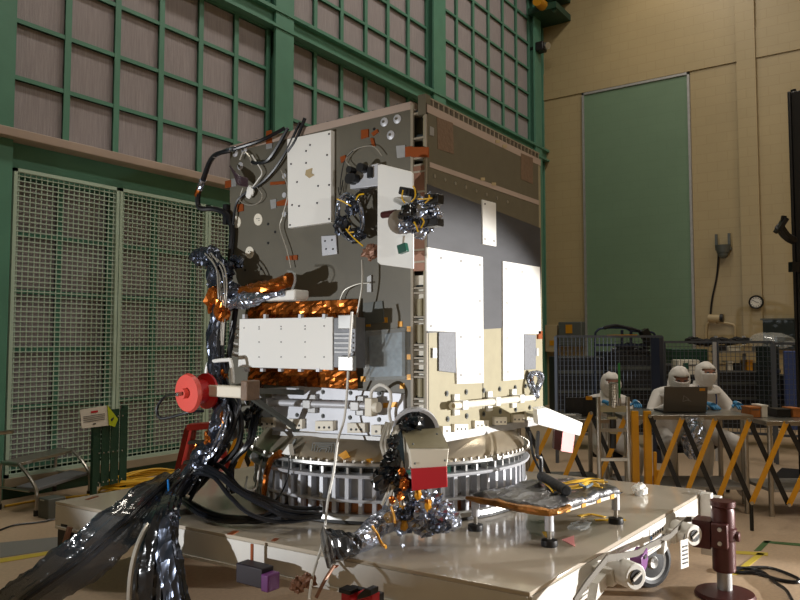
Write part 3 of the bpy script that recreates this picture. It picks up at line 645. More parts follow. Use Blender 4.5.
# wires on the left face
def lw(pts, m='cable_silver', r=.006, d=.03, name='wire'): return B().tube([PX(x, y, BX0 - d) for x, y in pts], r, seg=6).build(name, m, sat)
lw([(281, 170), (288, 190), (283, 215), (280, 228), (287, 250), (291, 268)], r=.004); lw([(362, 260), (362, 285), (358, 310), (355, 330)], r=.006, d=.1); lw([(340, 300), (345, 290), (358, 284), (370, 283)], r=.004)
lw([(352, 168), (346, 160), (354, 150), (372, 146), (382, 156)], 'cable_silver', .003); lw([(340, 190), (341, 178), (345, 160), (356, 148)], 'black', .003); lw([(338, 187), (340, 195), (343, 180)], 'black', .003)
lw([(252, 188), (258, 180), (262, 172), (255, 160), (252, 155)], 'rope_yellow' if False else 'cable_white', .005); lw([(243, 188), (240, 200), (248, 205), (258, 203), (262, 195), (255, 185)], 'cable_silver', .003); lw([(240, 160), (244, 152), (250, 158), (252, 165)], 'cable_silver', .006)
lw([(288, 128), (270, 158), (258, 163), (252, 162)], 'cable_black', .012, .03, 'black_harness'); lw([(300, 122), (283, 157), (265, 180), (243, 195), (236, 205), (233, 225)], 'cable_black', .009, .03, 'black_harness')
lw([(305, 118), (296, 140), (288, 152)], 'cable_black', .012, .03, 'black_harness')
q = B()
for k2 in range(7): q.tube([PX(230 + k2, 166 + k2 * 2, BX0 - .06), PX(238, 175 + k2 * 1.5, BX0 - .09), PX(248, 179 + k2 * 1.2, BX0 - .05)], .006, seg=5)
q.build('purple_harness', 'cable_purple', sat)
B().lump(PX(250, 192, BX0 - .03), .015, .035, .04, .3).build('white_wad', 'white', sat)
B().tube([PX(285, 128, BX0 - .03), PX(262, 140, BX0 - .1), PX(232, 150, BX0 - .15), PX(213, 157, BX0 - .15), PX(203, 180, BX0 - .12), PX(198, 196, BX0 - .1), PX(200, 208, BX0 - .08), PX(214, 209, BX0 - .05), PX(226, 214, BX0 - .03), PX(232, 228, BX0 - .03), PX(231, 250, BX0 - .03), PX(230, 268, BX0 - .03)], [.012, .012, .014, .016, .018, .018, .018, .018, .02, .02, .02, .02]).build('arched_cable', 'cable_black', sat)
q = B(); q.tube([PX(234, 149, BX0 - .15), PX(222, 152, BX0 - .15), PX(214, 156, BX0 - .15)], .02, rough=.3); q.tube([PX(203, 180, BX0 - .12), PX(200, 190, BX0 - .11)], .022, rough=.3); q.build('foil_wrap', 'foil', sat, smooth=0)
B().tube([PX(200, 188, BX0 - .11), PX(197, 196, BX0 - .1)], .022, rough=.2).build('kapton_wrap', 'kapton', sat)
B().box((BX0 - .03, BY1 - .005, PX(227, 225, BX0)[2]), (BX0 + .05, BY1 + .03, PX(227, 205, BX0)[2])).build('edge_block', 'black', sat); B().box((BX0 + .02, BY1, PX(227, 255, BX0)[2]), (BX0 + .06, BY1 + .02, PX(227, 226, BX0)[2])).build('edge_strip', 'white_warm', sat)

# --- instrument on the left face near the corner ---
V1 = 3.08
ins = plate(B(), 0, V1 + .012, [(377.5, 165), (381, 164), (411, 171.5), (413, 174), (413, 269), (380, 264.5), (377, 262)], .012).build('instrument_plate', 'white', sat, bevel=.004)
k = Lf([(349, 170), (378, 163), (378, 186), (350, 189)], 'connector_plate', 'plate_silver', .05, bevel=.004, par=sat)
q = B()
for px, py, rr in ((354, 171, .02), (365, 169, .026), (357, 179, .026), (354, 180, .03)): c = PX(px, py, BX0 - .05); q.cyl(c + Vector((-.05, 0, 0)), c, rr)
c = PX(371, 173, BX0 - .05); q.box(c + Vector((-.02, -.014, -.03)), c + Vector((0, .014, .03))); q.each('connector', 'black', k)
a = PX(372, 184, V1 + .02); b = PX(377, 258, V1 + .02); B().box((V1 + .013, b[1] - .05, b[2]), (BX0 - .005, a[1] - .06, a[2])).build('standoff_box', 'plate_silver', sat, bevel=.006)
# wire hoop bundle left of the plate
q = B(); hc = Vector((350, 217))
for k2 in range(9):
    o_ = random.uniform(-1.6, 1.6); o2 = random.uniform(-2, 2)
    q.tube([PX(hc.x + (12 + o_) * cos(t) + 2.5 * sin(t), hc.y + (22 + o2) * sin(t), 3.14 + .03 * sin(t * 2 + k2) + .01 * k2) for t in lin(0, 2 * pi, 14)], .006, seg=6)
q.build('wire_hoop', 'foil', sat)
B().lump(PX(342, 225, 3.15), .05, .05, .05, .4).lump(PX(356, 235, 3.15), .04, .05, .04, .4).lump(PX(352, 206, 3.16), .03, .04, .05, .4).build('foil_wad', 'foil_dark', sat, smooth=0)
B().cyl(PX(337, 230, 3.12), PX(346, 228, 3.15), .022).build('hoop_connector', 'black', sat)
def ywire(pts, v): return B().tube([PX(x, y, v) for x, y in pts], .004, seg=5).build('yellow_tie', 'wire_yellow', sat)
ywire([(337, 199), (344, 202), (351, 206)], 3.1); ywire([(346, 229), (350, 234), (356, 240), (363, 246)], 3.1); ywire([(356, 200), (359, 195), (364, 194)], 3.1); ywire([(350, 226), (348, 232), (354, 232)], 3.1)
B().lump(PX(371, 252, 3.15), .03, .05, .04, .4).build('brown_wad', 'copper', sat, smooth=0)
# crumpled device projecting from the plate
q = B()
for px, py, sz in ((418, 203, .05), (425, 213, .07), (432, 208, .045), (415, 215, .05), (436, 216, .04), (427, 226, .045), (412, 228, .035), (420, 234, .035), (407, 220, .05), (430, 199, .035), (404, 228, .035)): q.lump(PX(px, py, V1 - .1 - random.uniform(0, .06)), sz * .8, sz * .8, sz * .8, .4)
dv = q.build('foil_head', 'foil', sat, smooth=0)
q = B()
for px, py, sz in ((409, 211, .04), (403, 216, .025), (416, 222, .02)): q.lump(PX(px, py, V1 - .19), sz, sz, sz * .8, .3)
q.each('dark_foil', 'film_black', dv)
q = B()
for (x0, y0, x1, y1, w) in ((427, 200, 441, 199, 11), (424, 224, 441, 222, 9), (402, 191, 414, 193, 9)): q.bar(PX(x0, y0, V1 - .17), PX(x1, y1, V1 - .17), .06, w * .0042, (0, 0, 1))
q.each('black_connector', 'black', dv, bevel=.006)
B().bar(PX(399, 250, V1 - .08), PX(407, 247, V1 - .08), .03, .045, (0, 0, 1)).build('green_connector', 'circuit_green', dv, bevel=.003); B().cyl(PX(403, 245, V1 - .08), PX(404, 236, V1 - .1), .006).build('connector_stem', 'cable_silver', dv)
B().cyl(PX(383, 215, V1 - .09), PX(396, 213, V1 - .12), .018).build('red_plug', 'maroon', dv)
for pts in ([(403, 190), (402, 198), (405, 203)], [(411, 202), (415, 197), (415, 190), (413, 186)], [(418, 199), (425, 199), (432, 198)], [(425, 203), (429, 199), (429, 195)], [(414, 222), (416, 226), (418, 232)], [(421, 228), (424, 222), (422, 218)]): ywire(pts, V1 - .22)
B().cyl(PX(400, 222, V1), PX(400, 222, V1 - .16), .06, seg=20).cyl(PX(396, 200, V1), PX(408, 206, V1 - .14), .015).build('sensor_barrel', 'alu', dv)

# --- arm and foil at the left edge ---
q = B(); q.tube([PX(226, 296, 3.15), PX(245, 294, 3.12), PX(268, 287, 3.1), PX(291, 281, 3.1)], [.05, .05, .045, .04], seg=14, rough=.4); q.build('arm_kapton', 'kapton', sat, smooth=0)
q = B(); q.tube([PX(222, 303, 3.1), PX(240, 301, 3.08), PX(260, 297, 3.06), PX(285, 292, 3.06)], [.06, .045, .035, .025], seg=12, rough=.5); q.build('arm_foil', 'foil', sat, smooth=0)
tr = B(); c = [(256, 295), (295, 289), (295, 297), (293, 300), (259, 301)]
tr.prism([PX(x, y, 3.06) for x, y in c], (.12, 0, 0)); tr.build('arm_tray', 'white', sat, bevel=.01)
B().tube([PX(292, 290, 3.08), PX(295, 281, 3.08), PX(294, 273, 3.1), PX(288, 271, 3.15)], .007).build('tray_bail', 'clear', sat)
q = B()
for px, py, v, sz in ((200, 258, 3.2, .06), (212, 262, 3.18, .07), (224, 270, 3.15, .07), (207, 255, 3.2, .045), (220, 284, 3.12, .08), (232, 292, 3.1, .07), (236, 262, 3.2, .05)): q.lump(PX(px, py, v), sz * .8, sz, sz * .8, .45)
q.tube([PX(192, 258, 3.2), PX(205, 254, 3.2), PX(216, 265, 3.18), PX(222, 285, 3.15)], [.02, .05, .06, .06], seg=12, rough=.5); q.build('foil_elbow', 'foil_dark', sat, smooth=0)
q = B(); q.lump(PX(215, 302, 3.06), .06, .05, .09, .4); q.lump(PX(222, 310, 3.06), .05, .05, .07, .4); q.build('copper_wad', 'kapton', sat, smooth=0)
q = B()
for k2 in range(5):
    o_ = random.uniform(-9, 9); q.tube([PX(205 + k2 * 2, 256 + random.uniform(-3, 3), 3.14), PX(216 + k2 * 2, 268 + o_, 3.08), PX(218 + k2 * 2.2, 290 + o_, 3.03), PX(219 + k2 * 1.5, 310, 3.05), PX(217 + k2 * 1.5, 345, 3.08)], random.choice((.003, .005)), seg=6)
q.build('silver_lead', 'cable_silver', sat)

# --- cone below ---
CC = Vector((4.07, 2.92, 0))
B().lathe(CC, [(.70, .99), (.785, .965), (.80, .95), (.845, .91), (.885, .86), (.895, .835)], 96).build('cone', 'cone', sat, smooth=40)
def cring(name, m, prof): return B().lathe(CC, prof, 120).build(name, m, ring, smooth=30)
def oncyl(px, py, rad):
    d = ray(px, py); o = EYE - CC; a = d.x ** 2 + d.y ** 2; b = o.x * d.x + o.y * d.y; cc = o.x ** 2 + o.y ** 2 - rad ** 2; t = (-b - sqrt(max(0, b * b - a * cc))) / a; return EYE + d * t
q = B()
for s in range(4):
    w = 11 - s * 2.6; h = 8 - s * 1.9; cx, cy = 324, 451
    for a, b in (((-w, -h), (w, -h)), ((w, -h), (w - 2, h)), ((w - 2, h), (-w - 2, h)), ((-w - 2, h), (-w, -h))): q.bar(oncyl(cx + a[0], cy + a[1], .872), oncyl(cx + b[0], cy + b[1], .872), .004, .004)
q.build('engraved_pad', 'grey_box', sat)
q = B()
for (x, y) in ((268, 452), (290, 447)): q.bar(oncyl(x - 4, y + 9, .885), oncyl(x + 6, y - 8, .86), .02, .01)
q.each('tape_strip', 'grey_box', sat)
for pts in ([(338, 455), (346, 450), (350, 457), (344, 459)], [(366, 459), (372, 458), (372, 468), (368, 468)]): B().prism([oncyl(x, y, .9) for x, y in pts], (-.006, -.004, 0)).build('tape', 'tape_amber', sat)
c = oncyl(285, 449, .95); B().prism([c + Vector((0, .03, -.03)), c + Vector((0, -.04, -.035)), c + Vector((0, -.025, .03))], (.04, 0, 0)).build('white_wedge', 'white', sat, bevel=.004)
B().tube([oncyl(281, 453, .95), oncyl(271, 460, .95), oncyl(267, 472, .95), oncyl(265, 486, .95), oncyl(264, 497, .95)], .018, rough=.4).build('kapton_strip', 'kapton', sat)
B().tube([oncyl(289, 455, .95), oncyl(288, 475, .96), oncyl(280, 495, .97), oncyl(265, 508, .98)], .005).build('thin_lead', 'black', sat)
B().tube([oncyl(262, 460, .93), oncyl(250, 478, 1.0) if False else oncyl(259, 470, .96), PZ(256, 488, .62), PZ(246, 489, .62), PZ(247, 477, .66)], .006).build('white_lead', 'cable_white', sat)
B().tube([PX(352, 312, 3.07), PX(350, 340, 3.06), PX(347, 392, 3.2), PX(344, 420, 3.2), PX(338, 440, 3.12), PX(334, 470, 3.06), PX(328, 500, 3.03), PZ(325, 526, DZ + .01), PX(322, 545, 2.75), PX(313, 575, 2.58), PX(309, 600, 2.5)], .007).build('plumb_lead', 'cable_white', sat)
# adapter ring
ring = thing('adapter_ring', 'round slotted metal adapter ring under the satellite, on the dolly', 'adapter ring', (4.07, 2.92, DZ))
cring('core', 'dark_glass', [(.6, DZ), (.845, DZ), (.845, .82), (.6, .82)])
cring('top_rim', 'alu', [(.85, .80), (.905, .80), (.935, .815), (.935, .83), (.9, .836), (.84, .836)])
cring('upper_flange', 'plate_silver', [(.84, .742), (.925, .745), (.93, .755), (.925, .762), (.84, .766)])
cring('middle_flange', 'plate_silver', [(.84, .606), (.905, .608), (.91, .615), (.905, .624), (.84, .626)])
cring('base_flange', 'alu', [(.84, .545), (.9, .545), (.915, .535), (.92, .513), (.86, .51)])
cring('base_gasket', 'black', [(.8, DZ), (.9, DZ), (.91, DZ + .003), (.91, .514), (.8, .514)])
q = B()
for i in range(110):
    a = 2 * pi * i / 110; d = Vector((cos(a), sin(a), 0)); q.cyl(CC + d * .92 + Vector((0, 0, .828)), CC + d * .92 + Vector((0, 0, .845)), .009, seg=6)
q.build('rim_bolt', 'steel', ring)
def ribs(n, z0, z1, r0, r1, w, m, name):
    q = B()
    for i in range(n):
        a = 2 * pi * i / n; d = Vector((cos(a), sin(a), 0)); s_ = Vector((-sin(a), cos(a), 0)); q.obox(CC + d * ((r0 + r1) / 2) + Vector((0, 0, (z0 + z1) / 2)), d, s_, (0, 0, 1), (r1 - r0) / 2, w / 2, (z1 - z0) / 2)
    q.each(name, m, ring)
ribs(72, .62, .75, .84, .9, .022, 'plate_silver', 'upper_rib'); ribs(72, .54, .61, .84, .897, .022, 'plate_silver', 'lower_rib'); ribs(72, .76, .81, .84, .89, .012, 'alu', 'top_rib')
q = B().lathe(CC, [(.85, .54), (.85, .61)], 120); q.build('copper_band', 'copper_slot', ring)
q = B().lathe(CC, [(.85, .625), (.85, .745)], 120); q.build('silver_band', 'alu_dull', ring)
q = B().lathe(CC, [(.895, .765), (.895, .80)], 30, radians(212), radians(238)); q.build('green_band', 'circuit_green', ring)

# --- front sensor box with red cover (hangs at the bus corner) ---
def cf(px, py, d): return PD(px, py, d)
FR = FH * 1.0
dep = 3.42
A = [cf(409, 449, dep), cf(449, 449, dep), cf(447, 467.5, dep), cf(412, 468.5, dep)]
k = sens = B()
back = [cf(401, 429, dep + .22), cf(439, 427, dep + .22)]
low = [cf(402, 470, dep + .2), cf(441, 466, dep + .22)]
sens._add(A + back + low, [(0, 1, 2, 3), (4, 5, 1, 0), (4, 0, 3, 6), (5, 7, 2, 1), (6, 3, 2, 7), (4, 6, 7, 5)])
sens = sens.build('tracker_box', 'white_warm', sat, bevel=.004)
B().prism([cf(409, 448.5, dep - .003), cf(449, 448.5, dep - .003), back[1] + Vector((0, 0, .004)), back[0] + Vector((0, 0, .004))], (0, 0, .004)).build('top_cover', 'copper' if False else 'khaki', sens)
rc = [cf(411, 469, dep - .01), cf(447, 466.5, dep - .01), cf(447.5, 487, dep - .01), cf(412, 491, dep - .01)]
B().prism(rc, FH * .16).build('red_cover', 'red', sens, bevel=.003)
q = B()
for p in ((415, 463.5), (445, 460.5), (413, 444), (437, 434)): c = cf(*p, dep - .004 if p[1] > 450 else dep + (.03 if p[1] > 440 else .13)); q.sph(c, .005)
q.each('screw', 'grey_box', sens)
c = cf(416, 426, 3.62); sdx = CR
hd = B(); arc = [c + CR * (.115 * cos(t)) + Vector((0, 0, .105 * sin(t) - .02)) for t in lin(0, pi, 24)]
hd.prism(arc, FH * .12); hd.build('hood', 'plate_silver', sens)
arc = [c - FH * .006 + CR * (.1 * cos(t) - .004) + Vector((0, 0, .09 * sin(t) - .02)) for t in lin(0, pi, 24)]; B().prism(arc, FH * .005).build('hood_opening', 'black', sens)
B().lump(c + Vector((0, 0, .03)) - FH * .01, .05, .05, .04, .5).lump(c - CR * .05 - FH * .01, .04, .04, .03, .5).build('hood_foil', 'film_black', sens)
c = cf(397, 452, 3.6); B().bar(cf(400, 430, 3.66), cf(406, 470, 3.6), .05, .1).build('tracker_bracket', 'dark_glass', sens)
# wires and foil below
q = B()
for k2 in range(9):
    x = 386 + k2 * 1.8; q.tube([cf(x, 425 + random.uniform(-4, 4), 3.6), cf(x - 5 + random.uniform(-3, 3), 445, 3.52), cf(x + random.uniform(-4, 4), 465, 3.5), cf(x + 3 + random.uniform(-4, 4), 485, 3.48), cf(x + random.uniform(-6, 6), 505, 3.48)], random.choice((.005, .008, .01)), seg=6)
q.build('sensor_harness', 'cable_silver', sat)
q = B()
for (x, y, sz) in ((392, 460, .045), (398, 478, .045), (388, 470, .04), (404, 490, .05), (382, 482, .05), (393, 442, .03)): q.lump(cf(x, y, 3.5), sz, sz, sz, .5)
q.build('harness_foil', 'film_black', sat, smooth=0)
q = B()
for (x, y, sz) in ((402, 472, .016), (404, 484, .022), (400, 496, .016), (392, 500, .016)): q.lump(cf(x, y, 3.43), sz, sz, sz * 1.2, .4)
q.build('amber_wad', 'kapton', sat, smooth=0)
# white box with pink tag hanging at the right rear (beside the right face)
a = [cf(536.5, 409, 4.35), cf(547, 408, 4.42), cf(583, 423, 4.72), cf(580, 436, 4.7), cf(538, 425, 4.36)]
k = B().prism(a, FH * .14).build('protective_box', 'white', sat, bevel=.006)
B().prism([cf(563, 431.5, 4.55), cf(575, 434, 4.64), cf(572.5, 453, 4.63), cf(561, 451, 4.54)], FH * .02).build('pink_flag', 'pink', k)
B().prism([cf(555, 429, 4.56), cf(562.5, 431.5, 4.56), cf(561, 451, 4.56), cf(554, 449, 4.56)], FH * .06).build('maroon_block', 'maroon', k)
B().cyl(cf(541, 416, 4.7), cf(528, 414, 4.9), .02).build('support_rod', 'alu', k)

# --- spool on an arm at the left ---
V2 = 2.9
c = PX(209, 394, V2); e = PX(246, 391, V2)
B().box((V2 - .035, e[1], e[2] - .04), (V2 + .035, c[1], c[2] + .055)).build('support_arm', 'white_warm', sat, bevel=.01)
k = PX(246, 391, V2); B().box((V2 - .04, k[1] - .05, k[2] - .05), (V2 + .06, k[1] + .002, k[2] + .06)).build('arm_bracket', 'rust_film', sat, bevel=.006)
B().bar(k + Vector((.05, -.02, 0)), Vector((BX0, k[1] - .05, k[2] - .03)), .05, .03).bar(k + Vector((.03, -.02, -.04)), Vector((BX0, k[1] - .02, k[2] - .26)), .035, .025).build('arm_strut', 'grey_box', sat)
q = B()
for (x, y, v, sz) in ((252, 398, 3.1, .035), (256, 410, 3.2, .04), (252, 424, 3.22, .04), (258, 388, 3.15, .03), (247, 415, 3.1, .03)): q.lump(PX(x, y, v), sz, sz, sz * 1.2, .4)
q.build('shadow_lump', 'film_black', sat, smooth=0)  # crumpled dark lumps added in place of the irregular shadow by the arm
c = PX(206, 391, V2); dd = (PX(180, 394, V2 - .18) - c).normalized()
sp = B().lathe(c, [(.001, -.02), (.09, -.02), (.105, -.01), (.105, .005), (.07, .02), (.07, .09), (.105, .105), (.11, .125), (.1, .135), (.001, .135)], 40, axis=dd).build('reel', 'spool_dark', sat)
B().lathe(c, [(.108, .108), (.113, .12), (.105, .138), (.03, .14), (.03, .17), (.001, .17)], 40, axis=dd).build('reel_face', 'spool_red', sp)
B().cyl(c + dd * .14 + Vector((0, 0, .0)), c + dd * .2, .012).build('reel_stud', 'steel', sp)
B().tube([c + dd * .2, PX(165, 397, 2.9), PX(157, 408, 2.9), PX(160, 418, 2.9), PX(172, 417, 2.92), PX(190, 412, 2.95), PX(204, 411, 3.0)], .009).build('reel_cable', 'cable_black', sat)
# white ring frame with kapton behind arm
q = B(); q.tube([PX(x, y, 3.02) for x, y in ((206, 384), (207, 368), (211, 362), (226, 360), (231, 362), (233, 383))], .012); q.build('white_bail', 'white', sat)
q = B()
for (x, y, sz) in ((215, 372, .04), (222, 376, .035), (212, 380, .03)): q.lump(PX(x, y, 3.05), sz, sz, sz, .5)
q.build('bail_wad', 'kapton', sat, smooth=0)
# grey plate below
c = PX(225, 428, 3.05); B().obox(c, (0, -1, .55), (0, .55, 1), (1, 0, 0), .1, .09, .01).build('tilted_plate', 'plate_silver', sat)

# ================================================================== CABLES AND WRAPS on the left of the dolly
def bundle(name, label, ways, n, rr, m, spread, seed, extra=None):
    random.seed(seed); r = thing(name, label, 'cable bundle', ways[-1])
    q = B()
    for k2 in range(n):
        o_ = Vector((random.gauss(0, spread), random.gauss(0, spread), random.gauss(0, spread * .6)))
        q.tube([w + o_ * (1 + .6 * sin(i * 1.7 + k2)) for i, w in enumerate(ways)], random.choice(rr), seg=7)
    q.build('cable', m, r); return r
up = [PX(222, 300, 3.1), PX(219, 340, 3.1), PX(221, 385, 3.06), PX(231, 410, 3.0), PX(222, 440, 2.98), PX(206, 465, 2.95), PX(190, 490, 2.93)]
r = bundle('cable_bundle', 'thick vertical bundle of dark and silver cables along the satellite left edge', up, 10, (.012, .018), 'cable_black', .03, 3)
q = B(); q.tube([w + Vector((-.03, 0, 0)) for w in up[:3]], [.055, .042, .04], seg=14, rough=.5); q.tube([w + Vector((-.04, .02, 0)) for w in up[2:]], [.05, .06, .06, .05, .04], seg=14, rough=.55); q.build('foil_wrap', 'foil_dark', r, smooth=0)
q = B()
for k2 in range(6): q.tube([w + Vector((-.07 + random.uniform(-.02, .02), -.02 + random.uniform(-.05, .05), 0)) for w in up[2:]], .008, seg=6)
q.build('silver_cable', 'foil', r)
q = B()
for i in (0.2, .8, 1.3, 2.2): p = up[3].lerp(up[6], i / 2.4); q.lump(p + Vector((-.08, random.uniform(-.03, .03), 0)), .02, .03, .05, .4)
q.each('amber_wrap', 'kapton', r, smooth=0)
# black cable hank across the deck to the ring
w = [PZ(175, 500, .62), PX(195, 472, 2.9), PX(215, 474, 2.85), PX(238, 492, 2.85), PX(265, 506, 2.88), PX(290, 517, 2.92), PX(318, 516, 3.05)]
r = bundle('black_cable_hank', 'black cables arching over the dolly deck towards the ring', w, 8, (.012, .016), 'cable_black', .022, 5)
w = [PZ(180, 497, .53), PZ(205, 513, .53), PZ(232, 519, .53), PZ(262, 519, .53), PZ(285, 512, .53), PZ(300, 503, .53)]
r = bundle('black_cable_hank', 'black cables lying flat on the deck in front of the ring', w, 6, (.012, .015), 'cable_black', .02, 6)
w = [PX(258, 405, 3.24), PX(256, 428, 3.1), PX(250, 445, 3.0), PX(235, 462, 2.98), PX(232, 478, 3.0), PX(233, 496, 3.0)]
r = bundle('black_cable_hank', 'pair of black cables dropping below the satellite left bottom corner', w, 2, (.013,), 'cable_black', .012, 8)
# clear film sleeves
def sleeve(label, pts, rad, seed, m='film', flat=.42, inner=9):
    random.seed(seed); r = thing('film_sleeve', label, 'film sleeve', pts[-1])
    o = B().tube(pts, rad, seg=30, sub=10, rough=.16, nf=6, flat=flat, pleat=.2).build('film', m, r, smooth=35)
    q = B()
    for k2 in range(inner): o_ = Vector((random.uniform(-1, 1), random.uniform(-1, 1), random.uniform(-1, 1))) * rad[1] * .55; q.tube([p + o_ for p in pts], random.choice((.01, .016)), seg=6)
    q.build('inner_cable', 'cable_black', r); return r
sleeve('wide dark clear film sleeve sloping off the dolly to lower left', [PX(172, 478, 2.95), PX(150, 498, 2.72), PX(118, 527, 2.5), PX(78, 562, 2.36), PX(35, 592, 2.2), PX(8, 612, 2.1)], [.05, .1, .125, .13, .12, .1], 11)
r = sleeve('crinkled black film sleeve hanging down over the dolly front', [PX(172, 492, 2.9), PX(165, 510, 2.55), PX(156, 540, 2.46), PX(152, 570, 2.44), PX(150, 612, 2.42)], [.05, .08, .11, .12, .13], 12, 'film_black', .6)
r = sleeve('second crinkled foil lined sleeve beside the hanging black one', [PX(178, 490, 2.9), PX(170, 515, 2.52), PX(168, 545, 2.44), PX(172, 575, 2.41), PX(178, 612, 2.4)], [.04, .05, .06, .065, .07], 13, 'foil_dark', .6)
tag(B().tube([PX(165, 505, 2.6), PX(150, 522, 2.45), PX(138, 545, 2.36), PX(131, 575, 2.33), PX(129, 610, 2.32)], .014).build('grey_hose', 'cable_silver'), 'grey hose curving down beside the hanging black sleeve', 'hose')
tag(B().tube([PX(168, 480, 2.8), PX(169, 492, 2.75), PX(172, 508, 2.6), PX(173, 512, 2.58), PX(180, 518, 2.58)], .006).build('blue_tie', 'blue'), 'bright blue tie string on the cable bundle above the dolly', 'string')
# foil covered tube on the deck, front
r = thing('foil_tube', 'silver foil wrapped tube lying on the front of the dolly deck', 'foil tube', PZ(380, 530, DZ))
B().tube([PX(350, 546, 2.74), PX(366, 535, 2.84), PX(385, 521, 2.98), PX(405, 508, 3.12)], [.055, .058, .06, .065], seg=14, sub=4, rough=.25).build('foil', 'foil', r, smooth=0)
o = B().tube([PX(354, 543, 2.76), PX(346, 546, 2.71), PX(336, 548, 2.66), PX(327, 551, 2.62)], [.058, .066, .075, .088], seg=16, sub=3, rough=.25, pleat=.18).build('dark_end', 'film_black', r, smooth=0)
for pts in ([(372, 526), (377, 534), (381, 543), (386, 547)], [(391, 507), (394, 515), (395, 523)]): q = B(); P = [PX(x, y, 2.78 if x < 388 else 2.95) for x, y in pts]; q.tube(P, .016, seg=8, rough=.2, flat=.4); q.build('kapton_tape', 'tape_amber', r)
B().tube([PX(391, 508, 2.95), PX(396, 490, 3.0), PX(398, 470, 3.05), PX(396, 440, 3.1)], .006).build('copper_lead', 'copper', r); B().tube([PX(334, 566, 2.58), PX(325, 580, 2.5), PX(316, 598, 2.45)], .008).build('bare_rod', 'copper', r)
r = thing('foil_pile', 'heap of crumpled silver foil on the deck before the ring', 'foil', PZ(425, 532, DZ))
q = B()
q.lump(PX(424, 516, 3.15), .09, .17, .085, .3, seg=30, rings=16)
for (x, y, sz) in ((400, 520, .075), (420, 515, .08), (440, 518, .07), (450, 521, .055), (430, 505, .07), (410, 503, .07), (396, 505, .06), (424, 527, .05), (445, 510, .05)): q.lump(PX(x, y, 3.12), sz, sz, sz * .85, .42)
q.build('foil', 'foil', r, smooth=0)
q = B()
for (x, y) in ((428, 505), (404, 525), (418, 494), (402, 508)): q.lump(PX(x, y, 3.03), .018, .018, .026, .4)
q.each('amber_tape', 'tape_amber', r)
B().lump(PX(404, 513, 3.03), .04, .05, .03, .4).lump(PX(436, 526, 3.04), .03, .05, .03, .4).each('dark_foil', 'foil_dark', r, smooth=0)
c = PX(298, 585, 2.57); tag(B().lump(c, .03, .04, .03, .5).lump(c + Vector((0, -.06, .03)), .025, .04, .03, .5).build('foil_knot', 'copper', smooth=0), 'small crumpled copper and silver foil knot at dolly front', 'foil')

# small foot stand on deck
fs = thing('foot_stand', 'low stand with foil covered top on adjustable legs, on deck', 'stand', (3.8, 1.7, DZ))
ft = [Vector((3.52, 1.96, DZ)), Vector((3.46, 1.51, DZ)), Vector((4.10, 1.39, DZ)), Vector((4.19, 1.82, DZ))]; TZ = .675
cen = sum(ft, Vector()) / 4; ou = [f + (f - cen).normalized() * .05 for f in ft]
q = B(); n = 24
V = []
for i in range(n + 1):
    for jj in range(n + 1):
        u_ = i / n; v_ = jj / n; p = (ou[1] * (1 - u_) + ou[2] * u_) * (1 - v_) + (ou[0] * (1 - u_) + ou[3] * u_) * v_
        edge = min(u_, 1 - u_, v_, 1 - v_); z = TZ + .014 + .022 * noise.noise(Vector((u_ * 5, v_ * 8, 1))) + random.uniform(-.005, .005) - (.03 if edge == 0 else 0); V.append((p.x, p.y, z))
q._add(V, [(i * (n + 1) + j_, (i + 1) * (n + 1) + j_, (i + 1) * (n + 1) + j_ + 1, i * (n + 1) + j_ + 1) for i in range(n) for j_ in range(n)])
o = q.build('foil_cover', 'blanket', fs, smooth=18); sd = o.modifiers.new('solid', 'SOLIDIFY'); sd.thickness = .006
q = B(); 
for a, b in zip(ft, ft[1:] + ft[:1]): q.bar(a + Vector((0, 0, TZ - DZ - .02)), b + Vector((0, 0, TZ - DZ - .02)), .03, .035)
q.build('top_frame', 'dolly_side', fs)
q = B(); a, b = ft[1], ft[2]
for t in (.22, .45, .68, .9): c = a.lerp(b, t); q.obox(c + Vector((-.003, -.017, TZ - DZ - .02)), b - a, (0, 0, 1), (-.2, -1, 0), .02, .019, .002)
q.each('amber_band', 'tape_amber', fs)
for f in ft:
    k = B().cyl(f + Vector((0, 0, .075)), f + Vector((0, 0, TZ - DZ)), .022, seg=14).build('leg', 'plate_silver', fs); B().cyl(f + Vector((0, 0, .02)), f + Vector((0, 0, .08)), .011).build('screw', 'steel', k)
    B().lathe(f, [(.001, 0), (.04, 0), (.042, .01), (.04, .03), (.02, .034), (.001, .034)], 20).build('foot_pad', 'black', k)
q = B()
q.tube([p + Vector((0, 0, TZ - DZ - .012)) for p in (ou[0], ou[0].lerp(ou[1], .4), ou[1], ou[1].lerp(ou[2], .25))], [.012, .022, .018, .01], seg=8, sub=5, rough=.45)
q.build('kapton_edge', 'kapton_dull', fs, smooth=0)
tz = TZ + .03
c0 = PZ(541, 476, tz + .02); c1 = PZ(567, 491, tz + .02)
r = thing('black_tube', 'short black rubber tube lying on the foil topped stand', 'tube', (c0.x, c0.y, tz)); B().cyl(c0, c1, .027, seg=18).build('sleeve', 'black_soft', r, bevel=.006)
B().tube([c0, c0 + Vector((0, 0, .1)), PD(537, 455, 4.25), PD(538, 432, 4.4)], .012).tube([c0 + Vector((.03, 0, 0)), PD(533, 455, 4.3), PD(530, 432, 4.45)], .008).build('hose', 'cable_black', r)
B().tube([PZ(543, 482, tz), PZ(550, 488, tz), PZ(553, 492, tz)], .005).build('yellow_cord', 'wire_yellow', r)
q = B()
for k2 in range(8): y = 479 + k2 * 1.1; q.tube([PZ(562 - k2, y + 4, tz), PZ(575, y + 1 + random.uniform(-2, 2), tz + .01), PZ(590, y + random.uniform(-2, 1), tz + .005), PZ(602 + random.uniform(-4, 6), y + 1, tz)], .0045, seg=6)
tag(q.build('yellow_cord_hank', 'rope_yellow'), 'hank of yellow cord lying on the foil topped stand', 'cord')
